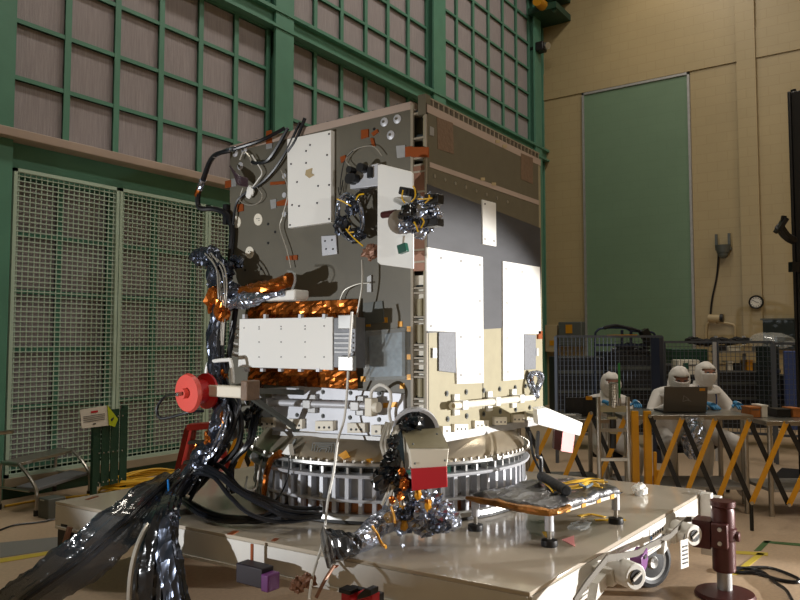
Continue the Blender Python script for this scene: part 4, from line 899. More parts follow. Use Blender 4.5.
tag(B().tube([PZ(580, 484, tz + .02), PZ(586, 487, tz + .02), PZ(592, 484, tz + .02)], .008).build('teal_clip', 'glass_panel'), 'teal clip on the hank of yellow cord', 'clip')
tag(B().bar(PZ(579, 516, DZ + .004), PZ(591, 514, DZ + .004), .03, .004).bar(PZ(591, 514, DZ + .006), PZ(605, 517, DZ + .006), .025, .004).build('yellow_strap', 'wire_yellow'), 'bent yellow strap on the deck under the foot stand', 'strap')
tag(B().bar(PZ(595, 520, DZ + .004), PZ(625, 519.5, DZ + .004), .03, .004).build('yellow_strap', 'wire_yellow'), 'straight yellow strap on deck at right of foot stand', 'strap')
tag(B().bar(PZ(544, 532, DZ + .004), PZ(549, 539, DZ + .004), .02, .004).build('yellow_strap', 'wire_yellow'), 'tiny yellow strap beside the front leg of the foot stand', 'strap')
tag(B().prism([PZ(562, 540, DZ + .001), PZ(574, 536, DZ + .001), PZ(575, 547, DZ + .001)], (0, 0, .003)).build('red_tab', 'pink'), 'pale red tape patch on the deck by the stand front leg', 'tape')
q = B(); q.lump(PZ(580, 525, DZ + .015), .11, .05, .012, .4); tag(q.build('plastic_sheet', 'clear'), 'crumpled clear plastic sheet on the deck under the stand', 'plastic sheet')
c = PZ(640, 495, DZ); tag(B().lump(c + Vector((0, 0, .035)), .05, .05, .042, .25, seg=18, rings=12).build('crumpled_wipe', 'white', smooth=0), 'white crumpled wipe on the far right of the dolly deck', 'wipe')

# ================================================================== LEFT FLOOR ITEMS
# step stool
b = PZ(30, 508, 0); s = thing('step_stool', 'two-step stainless step stool on the floor at far left', 'step stool', (3.9, 6.0, 0))
fa = PZ(9, 507, 0); fb = PZ(35, 515, 0)
P = {'bl': PZ(9, 507, 0), 'fl': PZ(36, 515, 0), 'fr': PZ(89, 494, 0), 'br': PZ(62, 487, 0)}
hh = .42
def upz(p, z): return Vector((p.x, p.y, z))
cs = Vector((4.35, 6.35, 0)); ux = Vector((.97, .25, 0)).normalized(); uy = Vector((-.25, .97, 0)).normalized()
p0 = PZ(36, 516, 0); p1 = PZ(89, 496, 0); ux = (p1 - p0).normalized(); uy = Vector((-.12, .99, 0)).normalized(); wd = (p1 - p0).length
def SP(u, v, z): return p0 + ux * u * wd + uy * v + Vector((0, 0, z))
B().prism([SP(-.02, .26, .4), SP(1.02, .26, .4), SP(1.02, .5, .4), SP(-.02, .5, .4)], (0, 0, .03)).build('top_step', 'steel', s, bevel=.006)
B().prism([SP(.0, .02, .2), SP(1.0, .02, .2), SP(1.0, .28, .2), SP(.0, .28, .2)], (0, 0, .03)).build('lower_step', 'alu_tex', s, bevel=.006)
for u in (0, 1):
    k = B().tube([SP(u, 0, .0), SP(u, 0, .2), SP(u, .1, .32), SP(u, .25, .42)], .016).build('leg', 'steel', s); B().cyl(SP(u, 0, 0), SP(u, 0, .05), .022).build('rubber_foot', 'rubber', k)
    k = B().tube([SP(u, .25, .42), SP(u, .44, .42), SP(u, .5, .38), SP(u, .51, 0)], .016).build('leg', 'steel', s); B().cyl(SP(u, .51, 0), SP(u, .51, .05), .022).build('rubber_foot', 'rubber', k)
    B().cyl(SP(u, .1, .2), SP(u, .5, .2), .01).build('brace', 'steel', s)
# grey box
c = PZ(48, 517, 0); r = thing('floor_box', 'small grey metal box on the floor between step stool and dolly', 'box', c)
B().box(c + Vector((-.06, -.1, 0)), c + Vector((.1, .06, .17))).build('body', 'grey_box', r, bevel=.01); B().box(c + Vector((-.065, -.04, .15)), c + Vector((-.06, .02, .16))).build('latch', 'alu', r)
# folded green gate with signs
yg = 6.45; g0 = PY(90, 480, yg); g1 = PY(124, 480, yg); zt = PY(110, 406, yg)[2]
r = thing('folding_gate', 'folded dark green scissor gate standing by the mesh guard', 'gate', (g0[0], yg, 0))
B().box((g0[0], yg - .04, 0), (g0[0] + .05, yg, zt)).box((g1[0] - .05, yg - .04, 0), (g1[0], yg, zt)).build('post', 'green_dark', r)
q = B(); 
for i in range(6): x = g0[0] + .06 + (g1[0] - g0[0] - .12) * i / 5; q.box((x - .022, yg - .03 - (i % 2) * .012, .12), (x + .022, yg - .02 - (i % 2) * .012, zt - .03))
q.each('slat', 'green_dark', r)
q = B()
for z in (.16, zt * .5, zt - .1):
    for i in range(6): x = g0[0] + .06 + (g1[0] - g0[0] - .12) * i / 5; q.sph((x, yg - .045, z), .008, seg=6, rings=4)
q.each('rivet', 'alu', r)
B().box((g0[0] - .06, yg - .12, 0), (g0[0] + .1, yg + .08, .02)).box((g1[0] - .1, yg - .12, 0), (g1[0] + .06, yg + .08, .02)).build('foot', 'green_dark', r)
k = plate(B(), 1, yg - .055, [(80, 410), (107, 405.5), (109, 425.5), (82, 428.5)], .006)
sg = thing('notice_sign', 'white paper notice with red heading hung on the green gate', 'sign', PY(94, 428, yg)); k.build('sheet', 'paper', sg)
B().prism([PY(91, 411.3, yg - .064), PY(98, 410.2, yg - .064), PY(98, 412.2, yg - .064), PY(91, 413.3, yg - .064)], (0, .002, 0)).build('heading', 'red', sg)
q = B()
for i in range(4): q.prism([PY(83.5, 416.5 + i * 1.8, yg - .064), PY(105, 413.2 + i * 1.8, yg - .064), PY(105, 414 + i * 1.8, yg - .064), PY(83.5, 417.3 + i * 1.8, yg - .064)], (0, .002, 0))
q.build('text_line', 'rug_line', sg); B().prism([PY(93, 423.5, yg - .064), PY(96, 423, yg - .064), PY(96, 424.2, yg - .064), PY(93, 424.7, yg - .064)], (0, .002, 0)).build('mark', 'ink', sg)
sg = thing('warning_sign', 'tilted lime yellow diamond sign on the green gate', 'sign', PY(112, 428, yg)); B().prism([PY(107.5, 405, yg - .07), PY(118, 419, yg - .07), PY(115, 427, yg - .07), PY(109, 425, yg - .07)], (0, .004, 0)).build('sheet', 'lime', sg)
B().prism([PY(111, 419, yg - .074), PY(114, 417, yg - .074), PY(113.5, 419.5, yg - .074), PY(111.5, 421.5, yg - .074)], (0, .003, 0)).build('symbol', 'ink', sg)
# yellow cable coil
random.seed(2); q = B(); c = PZ(140, 484, .05)
for k2 in range(12): rr = .3 + random.uniform(-.08, .06); q.tube([Vector((c.x + .1 + rr * cos(t) * 1.5, c.y + rr * sin(t) * .8, .02 + .01 * k2 + .015 * sin(3 * t + k2))) for t in lin(0, 2 * pi, 16)], .012, seg=6)
q.tube([PZ(125, 487, .015), PZ(95, 494, .015), PZ(70, 497, .015), PZ(40, 500, .015), PZ(5, 506, .015)], .012, seg=6)
tag(q.build('cable_coil', 'rope_yellow'), 'loose coil of yellow cable on floor behind the dolly', 'cable')
tag(B().tube([PZ(0, 530, .01), PZ(15, 525, .01), PZ(40, 522, .01), PZ(55, 519, .01)], .008, seg=6).build('floor_cable', 'cable_black'), 'thin dark cable on floor below the step stool', 'cable')
# red trestle behind cables
r = thing('red_ladder', 'red folding ladder behind the cable bundle at left', 'ladder', PZ(200, 486, 0))
d1 = 6.4
B().bar(PD(177, 482, d1), PD(190, 428, d1), .1, .05).bar(PD(232, 478, d1), PD(214, 425, d1), .1, .05).build('rail', 'ladder_red', r)
B().bar(PD(230, 478, d1 + .5), PD(213, 425, d1 + .1), .08, .04).bar(PD(186, 478, d1 + .5), PD(192, 428, d1 + .1), .08, .04).build('rear_leg', 'ladder_red', r)
B().bar(PD(181, 462, d1), PD(226, 462, d1), .06, .03).bar(PD(186, 442, d1), PD(219, 442, d1), .06, .03).build('step', 'grey_box', r); B().bar(PD(189, 427, d1), PD(215, 425, d1), .14, .05).build('top_cap', 'ladder_red', r)
c = PD(210, 466, 6.0); tag(B().lump(c, .1, .14, .1, .2).build('pink_bag', 'pink'), 'pink bag seen behind the cable bundle by the ladder', 'bag')
# beam at far-left edge
c = PX(0, 433, 3.6); tag(B().cyl(PD(-5, 433.5, 6.2), PD(13, 431.5, 6.2), .018).build('rail_tube', 'steel'), 'short steel tube entering at the left edge', 'tube')

# ================================================================== SCISSOR BARRIERS
def gate(label, tops, bots, zt_, zb_, w=.038, posts=()):
    r = thing('scissor_barrier', label, 'barrier', Vector((bots[0].x, bots[0].y, 0)))
    nrm = (tops[-1] - tops[0]).cross(Vector((0, 0, 1))).normalized()
    if nrm.dot(FH) > 0: nrm = -nrm
    for i in range(len(tops) - 1):
        B().bar(tops[i + 1] + nrm * .016 + Vector((0, 0, .0)), bots[i] + nrm * .016, .011, w, nrm.cross(Vector((0, 0, 1)))).build('yellow_bar', 'yellow', r)
        B().bar(tops[i] - nrm * .004, bots[i + 1] - nrm * .004, .011, w, nrm.cross(Vector((0, 0, 1)))).build('black_bar', 'black', r)
    q = B()
    for p in tops + bots: q.cyl(p - nrm * .02, p + nrm * .03, .014, seg=8)
    q.each('pivot', 'steel', r); return r, nrm
tp = [(520, 413), (557, 413), (591, 413), (625, 418)]; bt = [(515, 478), (548, 485), (585, 489), (612, 492)]
T = [PD(x, y, 6.42 - .05 * i) for i, (x, y) in enumerate(tp)]; Bt = [PD(x, y + 8, 6.42 - .05 * i) for i, (x, y) in enumerate(bt)]
dN = lambda i: 6.2 - .08 * i
r, nn = gate('yellow and black scissor barrier between satellite and step frame', T, [Vector((t.x, t.y, .2)) for t in T], 0, 0)
pst = [PD(634.5, 411, 6.2), PD(647, 411, 6.15)]
q = B()
for p in pst: q.obox((p.x, p.y, (p.z + .1) / 2), CR, FH, (0, 0, 1), .028, .02, (p.z - .1) / 2)
k = q.each('end_post', 'yellow', r); p = pst[0]; B().box((p.x - .25, p.y - .3, .03), (p.x + .25, p.y + .25, .1)).build('base', 'black', r)
B().bar(PD(655, 452, 6.1), PD(655, 492, 6.1), .02, .03).bar(PD(658, 470, 6.1), PD(658, 492, 6.1), .02, .03).each('latch', 'yellow', r)
tp = [(650, 416), (682, 418), (715, 419), (749, 420), (786, 422), (826, 424), (869, 427)]
T = [PD(x, y, 6.1 - .07 * i) for i, (x, y) in enumerate(tp)]
d_ = (T[-1] - T[-2])
for k2 in range(13): T.append(T[-1] + Vector((d_.x, d_.y, 0)))
r, nn = gate('long yellow and black scissor barrier running to the right edge', T, [Vector((t.x, t.y, .22)) for t in T], 0, 0)
q = B(); e = T[-1]; q.box((e.x - .03, e.y - .03, .1), (e.x + .03, e.y + .03, e.z)); q.build('end_post', 'yellow', r); B().box((e.x - .25, e.y - .25, 0), (e.x + .25, e.y + .25, .1)).build('base', 'black', r)
q = B()
for i in (3, 7, 11, 15): t = T[i]; q.cyl((t.x, t.y, 0), (t.x, t.y, .22), .015)
q.each('support_leg', 'black', r)
T = [PD(212 + i * 13, 436, 8.0) for i in range(5)]
r, nn = gate('yellow and black scissor barrier glimpsed behind the cables at left', T, [Vector((t.x, t.y, .12)) for t in T], 0, 0, .05)
q = B()
for t in (T[0], T[-1]): q.box((t.x - .02, t.y - .02, 0), (t.x + .02, t.y + .02, .2))
q.each('support_leg', 'black', r)

# ================================================================== BACKGROUND WORK AREA
def table(label, c, w, dpt, h, ang=0.):
    r = thing('work_table', label, 'table', Vector((c.x, c.y, 0)))
    u = CR; v = FH
    B().obox(Vector((c.x, c.y, h - .02)), u, v, (0, 0, 1), w / 2, dpt / 2, .02).build('tabletop', 'steel', r, bevel=.004)
    B().obox(Vector((c.x, c.y, .22)), u, v, (0, 0, 1), w / 2 - .04, dpt / 2 - .04, .012).build('lower_shelf', 'alu_dull', r)
    for i in (-1, 1):
        for jj in (-1, 1): p = Vector((c.x, c.y, 0)) + u * i * (w / 2 - .05) + v * jj * (dpt / 2 - .05); B().cyl(p, p + Vector((0, 0, h - .04)), .022, seg=12).build('leg', 'steel', r)
    return r
th = .86
tc_ = PD(675, 430, 6.72); table('steel work table with laptop where two gowned people sit', tc_, 1.15, .62, th)
tc2 = PD(800, 430, 6.6); table('steel work table at right edge holding small supplies', tc2, .9, .6, .82)
tc3 = PD(560, 430, 6.95); table('steel work table at left with a black laptop', tc3, .8, .6, .8)
# laptops
def laptop(label, px, py0, py1, w, dep_, h, m, lean, logo):
    b = PD(px, py1, dep_); b.z = h; r = thing('laptop', label, 'laptop', b); u = CR; v = FH
    B().obox(b + v * .13 + Vector((0, 0, .01)), u, v, (0, 0, 1), w / 2, .12, .009).build('base', 'black', r, bevel=.003)
    hgt = (py1 - py0) / F * dep_; upv = (Vector((0, 0, 1)) - v * lean).normalized()
    c = b + upv * hgt / 2 + Vector((0, 0, .012)); nrm = u.cross(upv)
    lid = B().obox(c, u, upv, nrm, w / 2, hgt / 2, .006).build('lid', m, r, bevel=.003)
    f = -nrm if nrm.dot(v) > 0 else nrm
    B().obox(c + f * -.007, u, upv, nrm, w / 2 - .012, hgt / 2 - .014, .001).build('screen', 'dark_glass', lid)
    if logo:
        o_ = c + f * .008; q = B()
        pts = [(-.025, -.02), (-.02, .035), (.03, 0)]
        for a, b2 in ((0, 1), (1, 2), (2, 0)): q.bar(o_ + u * pts[a][0] + upv * pts[a][1], o_ + u * pts[b2][0] + upv * pts[b2][1], .004, .002, f)
        q.bar(o_ + u * .01 - upv * .005, o_ + u * .05 - upv * .018, .004, .002, f); q.build('emblem', 'rug_line', lid)
        B().obox(c + f * .007 + u * (w / 2 - .05) + upv * (hgt / 2 - .025), u, upv, nrm, .025, .012, .001).build('asset_sticker', 'tape_amber', lid)
    return r
laptop('open dark grey laptop seen from behind, on the table of two people', 685, 393, 418.5, .39, 6.62, th, 'laptop_grey', .18, True)
r = laptop('open black laptop seen from behind, left work table', 581, 394, 412, .3, 6.9, .8, 'black', .1, False); c = PD(589, 398, 6.86); B().obox(c, CR, FH, (0, 0, 1), .03, .004, .018).build('sticker', 'tape_amber', r)
# foil bag hanging from table edge
c = PD(694, 436, 6.35); r = thing('foil_bag', 'crinkled clear foil bag hanging from the table edge', 'bag', c)
B().lump(PD(694, 437, 6.36), .09, .1, .17, .3, nf=6).build('bag', 'foil', r, smooth=0); B().bar(PD(685, 420, 6.36), PD(704, 420, 6.36), .02, .04).build('top_fold', 'clear', r)
# people
def person(label, px, py, dep_, face, hunch=0., lean=0., reach=(.42, .05), nod=0.):
    """px,py: centre of the head in the picture; built seated on a stool facing the viewer"""
    hd_ = PD(px, py, dep_); sc = 1.0
    zh = 1.27; base = Vector((hd_.x, hd_.y, hd_.z - zh))
    r = thing('person', label, 'person', Vector((hd_.x, hd_.y, 0)))
    fwd = (-FH * cos(face) + CR * sin(face)); rt = Vector((-fwd.y, fwd.x, 0)) * -1
    M = Matrix(((rt.x, fwd.x, 0, 0), (rt.y, fwd.y, 0, 0), (0, 0, 1, 0), (0, 0, 0, 1)))
    yo = -.13 - hunch          # body sits behind the head
    dz = hd_.z - zh
    J = {'pel': (0, yo - .05, .70, .15), 'sp': (0, yo - .03, .88, .15), 'ch': (0, yo, 1.03, .165), 'nk': (0, yo + .07, 1.145, .065), 'hd': (0, -.01, 1.225, .07), 'tp': (0, .0, 1.3, .07)}
    for s_, n_ in ((-1, 'l'), (1, 'r')):
        J['sh' + n_] = (s_ * .17, yo + .01, 1.07, .085); J['el' + n_] = (s_ * .27, yo + .16, .86 + .02, .062); J['wr' + n_] = (s_ * .15, yo + reach[0], .9 - dz, .04); J['ha' + n_] = (s_ * .13, yo + reach[0] + .08, .895 - dz, .034)
        J['hp' + n_] = (s_ * .1, yo - .02, .66, .11); J['kn' + n_] = (s_ * .16, yo + .4, .62, .085); J['an' + n_] = (s_ * .15, yo + .38, .16 - dz, .05); J['to' + n_] = (s_ * .16, yo + .5, .06 - dz, .045)
    ed = [('pel', 'sp'), ('sp', 'ch'), ('ch', 'nk'), ('nk', 'hd'), ('hd', 'tp')]
    for n_ in 'lr': ed += [('ch', 'sh' + n_), ('sh' + n_, 'el' + n_), ('el' + n_, 'wr' + n_), ('wr' + n_, 'ha' + n_), ('pel', 'hp' + n_), ('hp' + n_, 'kn' + n_), ('kn' + n_, 'an' + n_), ('an' + n_, 'to' + n_)]
    names = list(J); me = bpy.data.meshes.new('body'); me.from_pydata([J[k][:3] for k in names], [(names.index(a), names.index(b)) for a, b in ed], [])
    me.materials.append(MATS['gowned_body']); o = bpy.data.objects.new('body', me); COL.objects.link(o); o.parent = r
    sk = o.modifiers.new('skin', 'SKIN'); sk.use_smooth_shade = True; o.modifiers.new('sub', 'SUBSURF').render_levels = 2; o.modifiers['sub'].levels = 2
    for k, v in zip(names, me.skin_vertices[0].data): v.radius = (J[k][3],) * 2
    me.skin_vertices[0].data[0].use_root = True
    o.location = (0, 0, dz); o.rotation_euler = (0, 0, atan2(-fwd.x, fwd.y))
    RN = Matrix.Rotation(-nod, 3, 'X'); ctr = Vector((0, -.03, 1.2))
    def child(name, q, m, par=None, mods=()):
        if name in ('hood', 'mask', 'face', 'eye') and nod:
            for v in q.b.verts:
                if v.co.z > 1.16 or name != 'hood': v.co = ctr + RN @ (v.co - ctr)
        k = q.build(name, m, None, smooth=50); k.parent = r; k.location = (0, 0, dz); k.rotation_euler = (0, 0, atan2(-fwd.x, fwd.y))
        return k
    # hood: an open shell around the head with a cape on the shoulders
    q = B(); Rg, Sg = 20, 28; V = []; fc = []; ct = Vector((0, -.01, 1.265))
    for i in range(Rg + 1):
        ph = pi * i / Rg
        for k in range(Sg):
            th_ = 2 * pi * k / Sg; d = Vector((sin(ph) * sin(th_), sin(ph) * cos(th_), cos(ph))); V.append(ct + Vector((d.x * .102, d.y * .118, d.z * .128)) * (1 + .09 * noise.noise(d * 4 + Vector((px, py, 0)))))
    for i in range(Rg):
        for k in range(Sg):
            th_ = 2 * pi * (k + .5) / Sg; ph = pi * (i + .5) / Rg; d = Vector((sin(ph) * sin(th_), sin(ph) * cos(th_), cos(ph)))
            if d.y > .62 and -.1 < d.z < .5 and abs(d.x) < .68: continue
            fc.append((i * Sg + k, i * Sg + (k + 1) % Sg, (i + 1) * Sg + (k + 1) % Sg, (i + 1) * Sg + k))
    q._add(V, fc)
    q.lathe((0, yo * .55, 0), [(.085, 1.2), (.095, 1.15), (.125, 1.115), (.17, 1.085)], 28)
    k = child('hood', q, 'gown'); sd = k.modifiers.new('solid', 'SOLIDIFY'); sd.thickness = .008
    # mask over nose and mouth
    q = B(); V = []; fc = []; n_ = 10
    for i in range(n_ + 1):
        for jj in range(n_ + 1):
            a = -1.05 + 2.1 * i / n_; e = -.95 + 1.1 * jj / n_; d = Vector((sin(a) * cos(e), cos(a) * cos(e), sin(e))); V.append(ct + Vector((d.x * .094, d.y * .124 + .016 * cos(a), d.z * .112)))
    for i in range(n_):
        for jj in range(n_): fc.append((i * (n_ + 1) + jj, (i + 1) * (n_ + 1) + jj, (i + 1) * (n_ + 1) + jj + 1, i * (n_ + 1) + jj + 1))
    q._add(V, fc); k = child('mask', q, 'gown'); sd = k.modifiers.new('solid', 'SOLIDIFY'); sd.thickness = .006
    q = B().sph((0, .035, 1.275), .074, (1, .9, .95)).sph((0, .1, 1.268), .015, (.8, 1, 1.3)); child('face', q, 'skin')
    q = B()
    for s_ in (-1, 1): q.sph((s_ * .03, .094, 1.288), .012, (1.2, .6, .8))
    child('eye', q, 'ink')
    # gloves: palm, four fingers, thumb
    for n_, s_ in (('l', -1), ('r', 1)):
        q = B(); w = Vector(J['wr' + n_][:3]); h = Vector(J['ha' + n_][:3]); d = (h - w).normalized(); sd_ = Vector((d.y, -d.x, 0)) * (-s_)
        q.tube([w - d * .02, w + d * .02, h], [.045, .042, .042], seg=12, flat=.7)
        for f in range(4):
            b_ = h + sd_ * (.03 - f * .02); L_ = (.055, .065, .06, .048)[f]; q.tube([b_, b_ + d * L_ * .6 + Vector((0, 0, -.004)), b_ + d * L_ + Vector((0, 0, -.022))], [.0105, .0098, .008], seg=8, sub=4)
        b_ = w + d * .03 + sd_ * .035; q.tube([b_, b_ + sd_ * .025 + d * .025, b_ + sd_ * .025 + d * .055 - Vector((0, 0, .01))], [.013, .011, .009], seg=8, sub=4)
        child('glove', q, 'glove_blue')
    # stool
    sb = r.location + M.to_3x3() @ Vector((0, yo - .04, 0)); st = thing('stool', 'black wheeled stool under the ' + label.split(',')[0], 'stool', sb)
    B().lathe(sb, [(.001, .52 + dz), (.16, .52 + dz), (.18, .54 + dz), (.17, .575 + dz), (.001, .575 + dz)], 24).build('seat', 'black_soft', st); B().cyl(sb + Vector((0, 0, .1)), sb + Vector((0, 0, .53 + dz)), .03).build('column', 'steel', st)
    for k in range(5): a = k * 2 * pi / 5; e = sb + Vector((.26 * cos(a), .26 * sin(a), .06)); B().bar(sb + Vector((0, 0, .11)), e + Vector((0, 0, .03)), .035, .03).build('base_arm', 'black', st); B().cyl(e + Vector((0, -.015, -.03)), e + Vector((0, .015, -.03)), .03).build('caster', 'rubber', st)
    return r, atan2(-fwd.x, fwd.y), dz, yo
person('person in white gown looking down at the laptop, middle of three', 679, 377, 7.22, -.12, .05, nod=.35)
r, M, dz, yo = person('person in white gown facing the viewer with strap, right of laptop', 706, 374, 7.3, .1, .0)
# neck strap on the right one
k = B()
for s_ in (-1, 1): k.tube([Vector((s_ * .07, -.04, 1.17)), Vector((s_ * .075, .04, 1.08)), Vector((s_ * .07, .055, .95)), Vector((s_ * .05, .05, .82))], .008, seg=6)
o = k.build('neck_strap', 'denim'); o.parent = r; o.location = (0, 0, dz); o.rotation_euler = (0, 0, M)
person('person in white hooded gown behind the step frame, leftmost of three', 611, 384, 7.45, .05, .0)

# step frame (stainless stand) with coil hose and green rod
d0 = 5.95
r = thing('tool_frame', 'tall stainless ladder-like frame standing behind the dolly', 'frame', PZ(614, 500, 0))
fz = lambda x: Vector((PD(x, 420, d0).x, PD(x, 420, d0).y, 0))
a, b = fz(598.5), fz(628); zt_ = PD(600, 397, d0).z
for p in (a, b): B().cyl(p, p + Vector((0, 0, zt_)), .018, seg=12).build('upright', 'steel', r)
B().bar(a + Vector((0, 0, PD(610, 409, d0).z)), b + Vector((0, 0, PD(610, 409, d0).z)), .02, .05).build('top_plate', 'khaki', r)
for y in (430, 459): B().bar(a + Vector((0, 0, PD(610, y, d0).z)), b + Vector((0, 0, PD(610, y, d0).z)), .025, .025).build('rung', 'steel', r)
B().bar(a - CR * .05 + Vector((0, 0, .02)), b + CR * .05 + Vector((0, 0, .02)), .3, .04).build('base', 'black', r)
r = thing('coil_tool', 'vertical metal coil spring tool held in the step frame', 'tool', PD(613, 445, d0))
q = B(); n = 90; q.tube([PD(613, 383 + 24 * i / n, d0 + .02) + CR * .03 * cos(i * 2 * pi / 6) + FH * .03 * sin(i * 2 * pi / 6) for i in range(n + 1)], .006, seg=6, sub=2); q.build('spring', 'steel', r); B().cyl(PD(613, 383, d0 + .02), PD(613, 418, d0 + .02), .016).build('core', 'grey_box', r)
B().cyl(PD(613, 418, d0 + .02), PD(613, 448, d0 + .02), .026).build('handle', 'black', r); B().bar(PD(607, 418, d0), PD(617, 418, d0), .03, .02).bar(PD(609, 432, d0), PD(617, 433, d0), .03, .02).build('crosspiece', 'khaki', r)
r = thing('green_rod', 'thin green rod with a silver tip beside the coil tool', 'rod', PD(620, 405, d0)); B().cyl(PD(619, 363, d0 + .03), PD(619.5, 398, d0 + .03), .009).build('shaft', 'green_bright', r); B().cyl(PD(619.5, 398, d0 + .03), PD(620, 409, d0 + .03), .012).build('tip', 'steel', r)

# wire partitions
def partition(label, a, b, z0, z1, mirror=False):
    r = thing('wire_partition', label, 'wire partition', Vector(((a.x + b.x) / 2, (a.y + b.y) / 2, 0)))
    A = lambda t, z: Vector((a.x + (b.x - a.x) * t, a.y + (b.y - a.y) * t, z)); L_ = (b - a).length; q = B()
    q.bar(A(0, z1), A(1, z1), .03, .03).bar(A(0, z0), A(1, z0), .03, .03).bar(A(0, 0), A(0, z1), .035, .035).bar(A(1, 0), A(1, z1), .035, .035); q.build('frame', 'grid_wire', r)
    q = B(); n = int(L_ / .05)
    for i in range(1, n): q.bar(A(i / n, z0), A(i / n, z1), .006, .006)
    m_ = int((z1 - z0) / .06)
    for i in range(1, m_): z = z0 + (z1 - z0) * i / m_; q.bar(A(0, z), A(1, z), .006, .006)
    q.build('wire_mesh', 'grid_wire', r, smooth=0)
    return r
def W(px, d): p = PD(px, 342, d); return Vector((p.x, p.y, 0))
partition('wire mesh partition behind the leftmost gowned person', W(556, 9.2), W(662, 9.3), .35, 1.57)
partition('wire mesh partition directly behind the two people at the laptop', W(664, 9.5), W(716, 9.5), .35, 1.5)
partition('wire mesh partition in front of the shelves of boxes', W(717, 9.4), W(772, 9.2), .35, 1.5)
partition('wire mesh partition at the right edge before dark blue sheet', W(774, 9.1), W(830, 8.9), .35, 1.48)
q = B(); a = W(652, 9.25); b = W(662, 9.25); q.box((a.x - .05, min(a.y, b.y), 0), (b.x + .05, max(a.y, b.y), 1.55)); tag(q.build('partition_post', 'blue_tube'), 'dark blue upright slab between two wire partitions', 'post')
q = B(); a = W(714.5, 9.35); q.box((a.x - .02, a.y - .02, 0), (a.x + .02, a.y + .02, 1.5)); tag(q.build('partition_post', 'plate_silver'), 'shiny thin upright post behind the right-hand person', 'post')
# draped black equipment behind
def crate(name, label, cat, x0, x1, d, y0, y1, m, dep_=.5, parts=()):
    """a cabinet: front seen between x0..x1; stands on the floor or at the height given"""
    a = PD(x0, y1, d); b = PD(x1, y0, d); z0 = max(0., a.z); c = (a + b) / 2
    r = thing(name, label, cat, Vector((c.x, c.y, z0)))
    w = (Vector((b.x - a.x, b.y - a.y, 0))).length / 2; h = (b.z - z0) / 2
    B().obox(Vector((c.x, c.y, z0 + h)) + FH * dep_ / 2, CR, FH, (0, 0, 1), w, dep_ / 2, h).build('body', m, r, bevel=.012)
    for (nm, u0, u1, v0, v1, mm) in parts:
        B().obox(Vector((c.x, c.y, z0 + h * 2 * (1 - (v0 + v1) / 2))) + CR * w * ((u0 + u1) - 1) - FH * .008, CR, FH, (0, 0, 1), w * (u1 - u0), .008, h * (v1 - v0)).build(nm, mm, r)
    return r
sh = [('shelf_edge', 0, 1, .18, .22, 'grey_box'), ('shelf_edge', 0, 1, .45, .48, 'grey_box'), ('shelf_edge', 0, 1, .7, .73, 'grey_box'), ('panel', .06, .5, .24, .43, 'rack_black'), ('panel', .55, .95, .5, .68, 'black')]
crate('equipment_rack', 'low black equipment rack behind the left wire partition', 'rack', 558, 604, 10.2, 357, 432, 'rack_black', .6, sh)
crate('equipment_rack', 'taller black draped rack behind the green rod', 'rack', 607, 655, 10.4, 352, 432, 'black_soft', .6, sh)
crate('equipment_rack', 'dark rack behind the wire mesh at the laptop pair', 'rack', 664, 712, 11.4, 364, 420, 'rack_black', .6, sh)
crate('equipment_rack', 'dark open rack with shelves right of the laptop pair', 'rack', 716, 767, 10.6, 372, 428, 'rack_black', .6, sh)
crate('green_cabinet', 'dark green cabinet behind the wire mesh at the middle', 'cabinet', 672, 708, 12.2, 349, 366, 'green_dark', .5)
crate('white_carton', 'white carton with dark triangular mark behind the two people', 'carton', 679, 700, 10.8, 360, 375, 'white_warm', .3, [('mark', .2, .45, .2, .6, 'circuit_green'), ('text_line', .5, .9, .3, .36, 'ink')])
def shelf_stack():
    r = thing('storage_shelf', 'open shelf unit against tan wall behind right partition', 'shelf', W(744, 12))
    for y in (352, 372, 392): a = PD(716, y, 12.); b = PD(772, y, 12.); B().bar(a, b, .4, .04).build('board', 'rail_beige', r)
    for x in (716, 744, 772): p = W(x, 12.); B().bar(p, p + Vector((0, 0, 1.6)), .05, .05).build('upright', 'plate_silver', r)
shelf_stack()
BOXES = [(720, 727, 345, 352, 'rack_black', 'black box first on the top shelf board'), (729, 741, 346, 352, 'white_warm', 'white box second on the top shelf board'), (744, 752, 345, 352, 'beige_box', 'tan box in the middle of the top shelf'), (755, 768, 346, 352, 'rug_line', 'wide pale grey box last on top shelf'),
         (719, 726, 362, 372, 'beige_box', 'tan carton at left of the middle shelf'), (728, 733, 361, 372, 'white_warm', 'narrow white carton on the middle shelf'), (735, 742, 363, 372, 'rack_black', 'black carton on the middle shelf'), (747, 753, 360, 372, 'tape_amber', 'amber bin on the middle shelf'), (755, 770, 363, 372, 'grey_box', 'grey bin at right of the middle shelf'),
         (720, 735, 383, 392, 'alu_dull', 'silver case on the lowest shelf at left'), (738, 750, 382, 392, 'black_soft', 'black case on the lowest shelf centre'), (754, 769, 384, 392, 'rail_beige', 'beige case on lowest shelf at right')]
for x0, x1, y0, y1, m, lab in BOXES: crate('storage_box', lab, 'box', x0, x1, 11.86, y0, y1 - .8, m, .25, [('lid', 0, 1, 0, .2, m)])
tag(B().lump(PD(772, 341, 10.5), .28, .3, .12, .15).build('plastic_bundle', 'clear'), 'clear plastic wrapped bundle on top of the right-hand racks', 'bundle')
crate('plastic_drum', 'grey drum-like column under the plastic bundle', 'column', 771, 780, 10.0, 346, 425, 'dark_glass', .4, [('band', 0, 1, .3, .34, 'blue_tube'), ('band', 0, 1, .6, .64, 'blue_tube')])
crate('hanging_sheet', 'dark blue sheet hung at the right edge behind the wire mesh', 'sheet', 786, 830, 9.8, 351, 430, 'denim', .06)
crate('equipment_rack', 'black rack standing under the blue sheet at the right edge', 'rack', 787, 830, 10.3, 376, 430, 'rack_black', .5, sh)
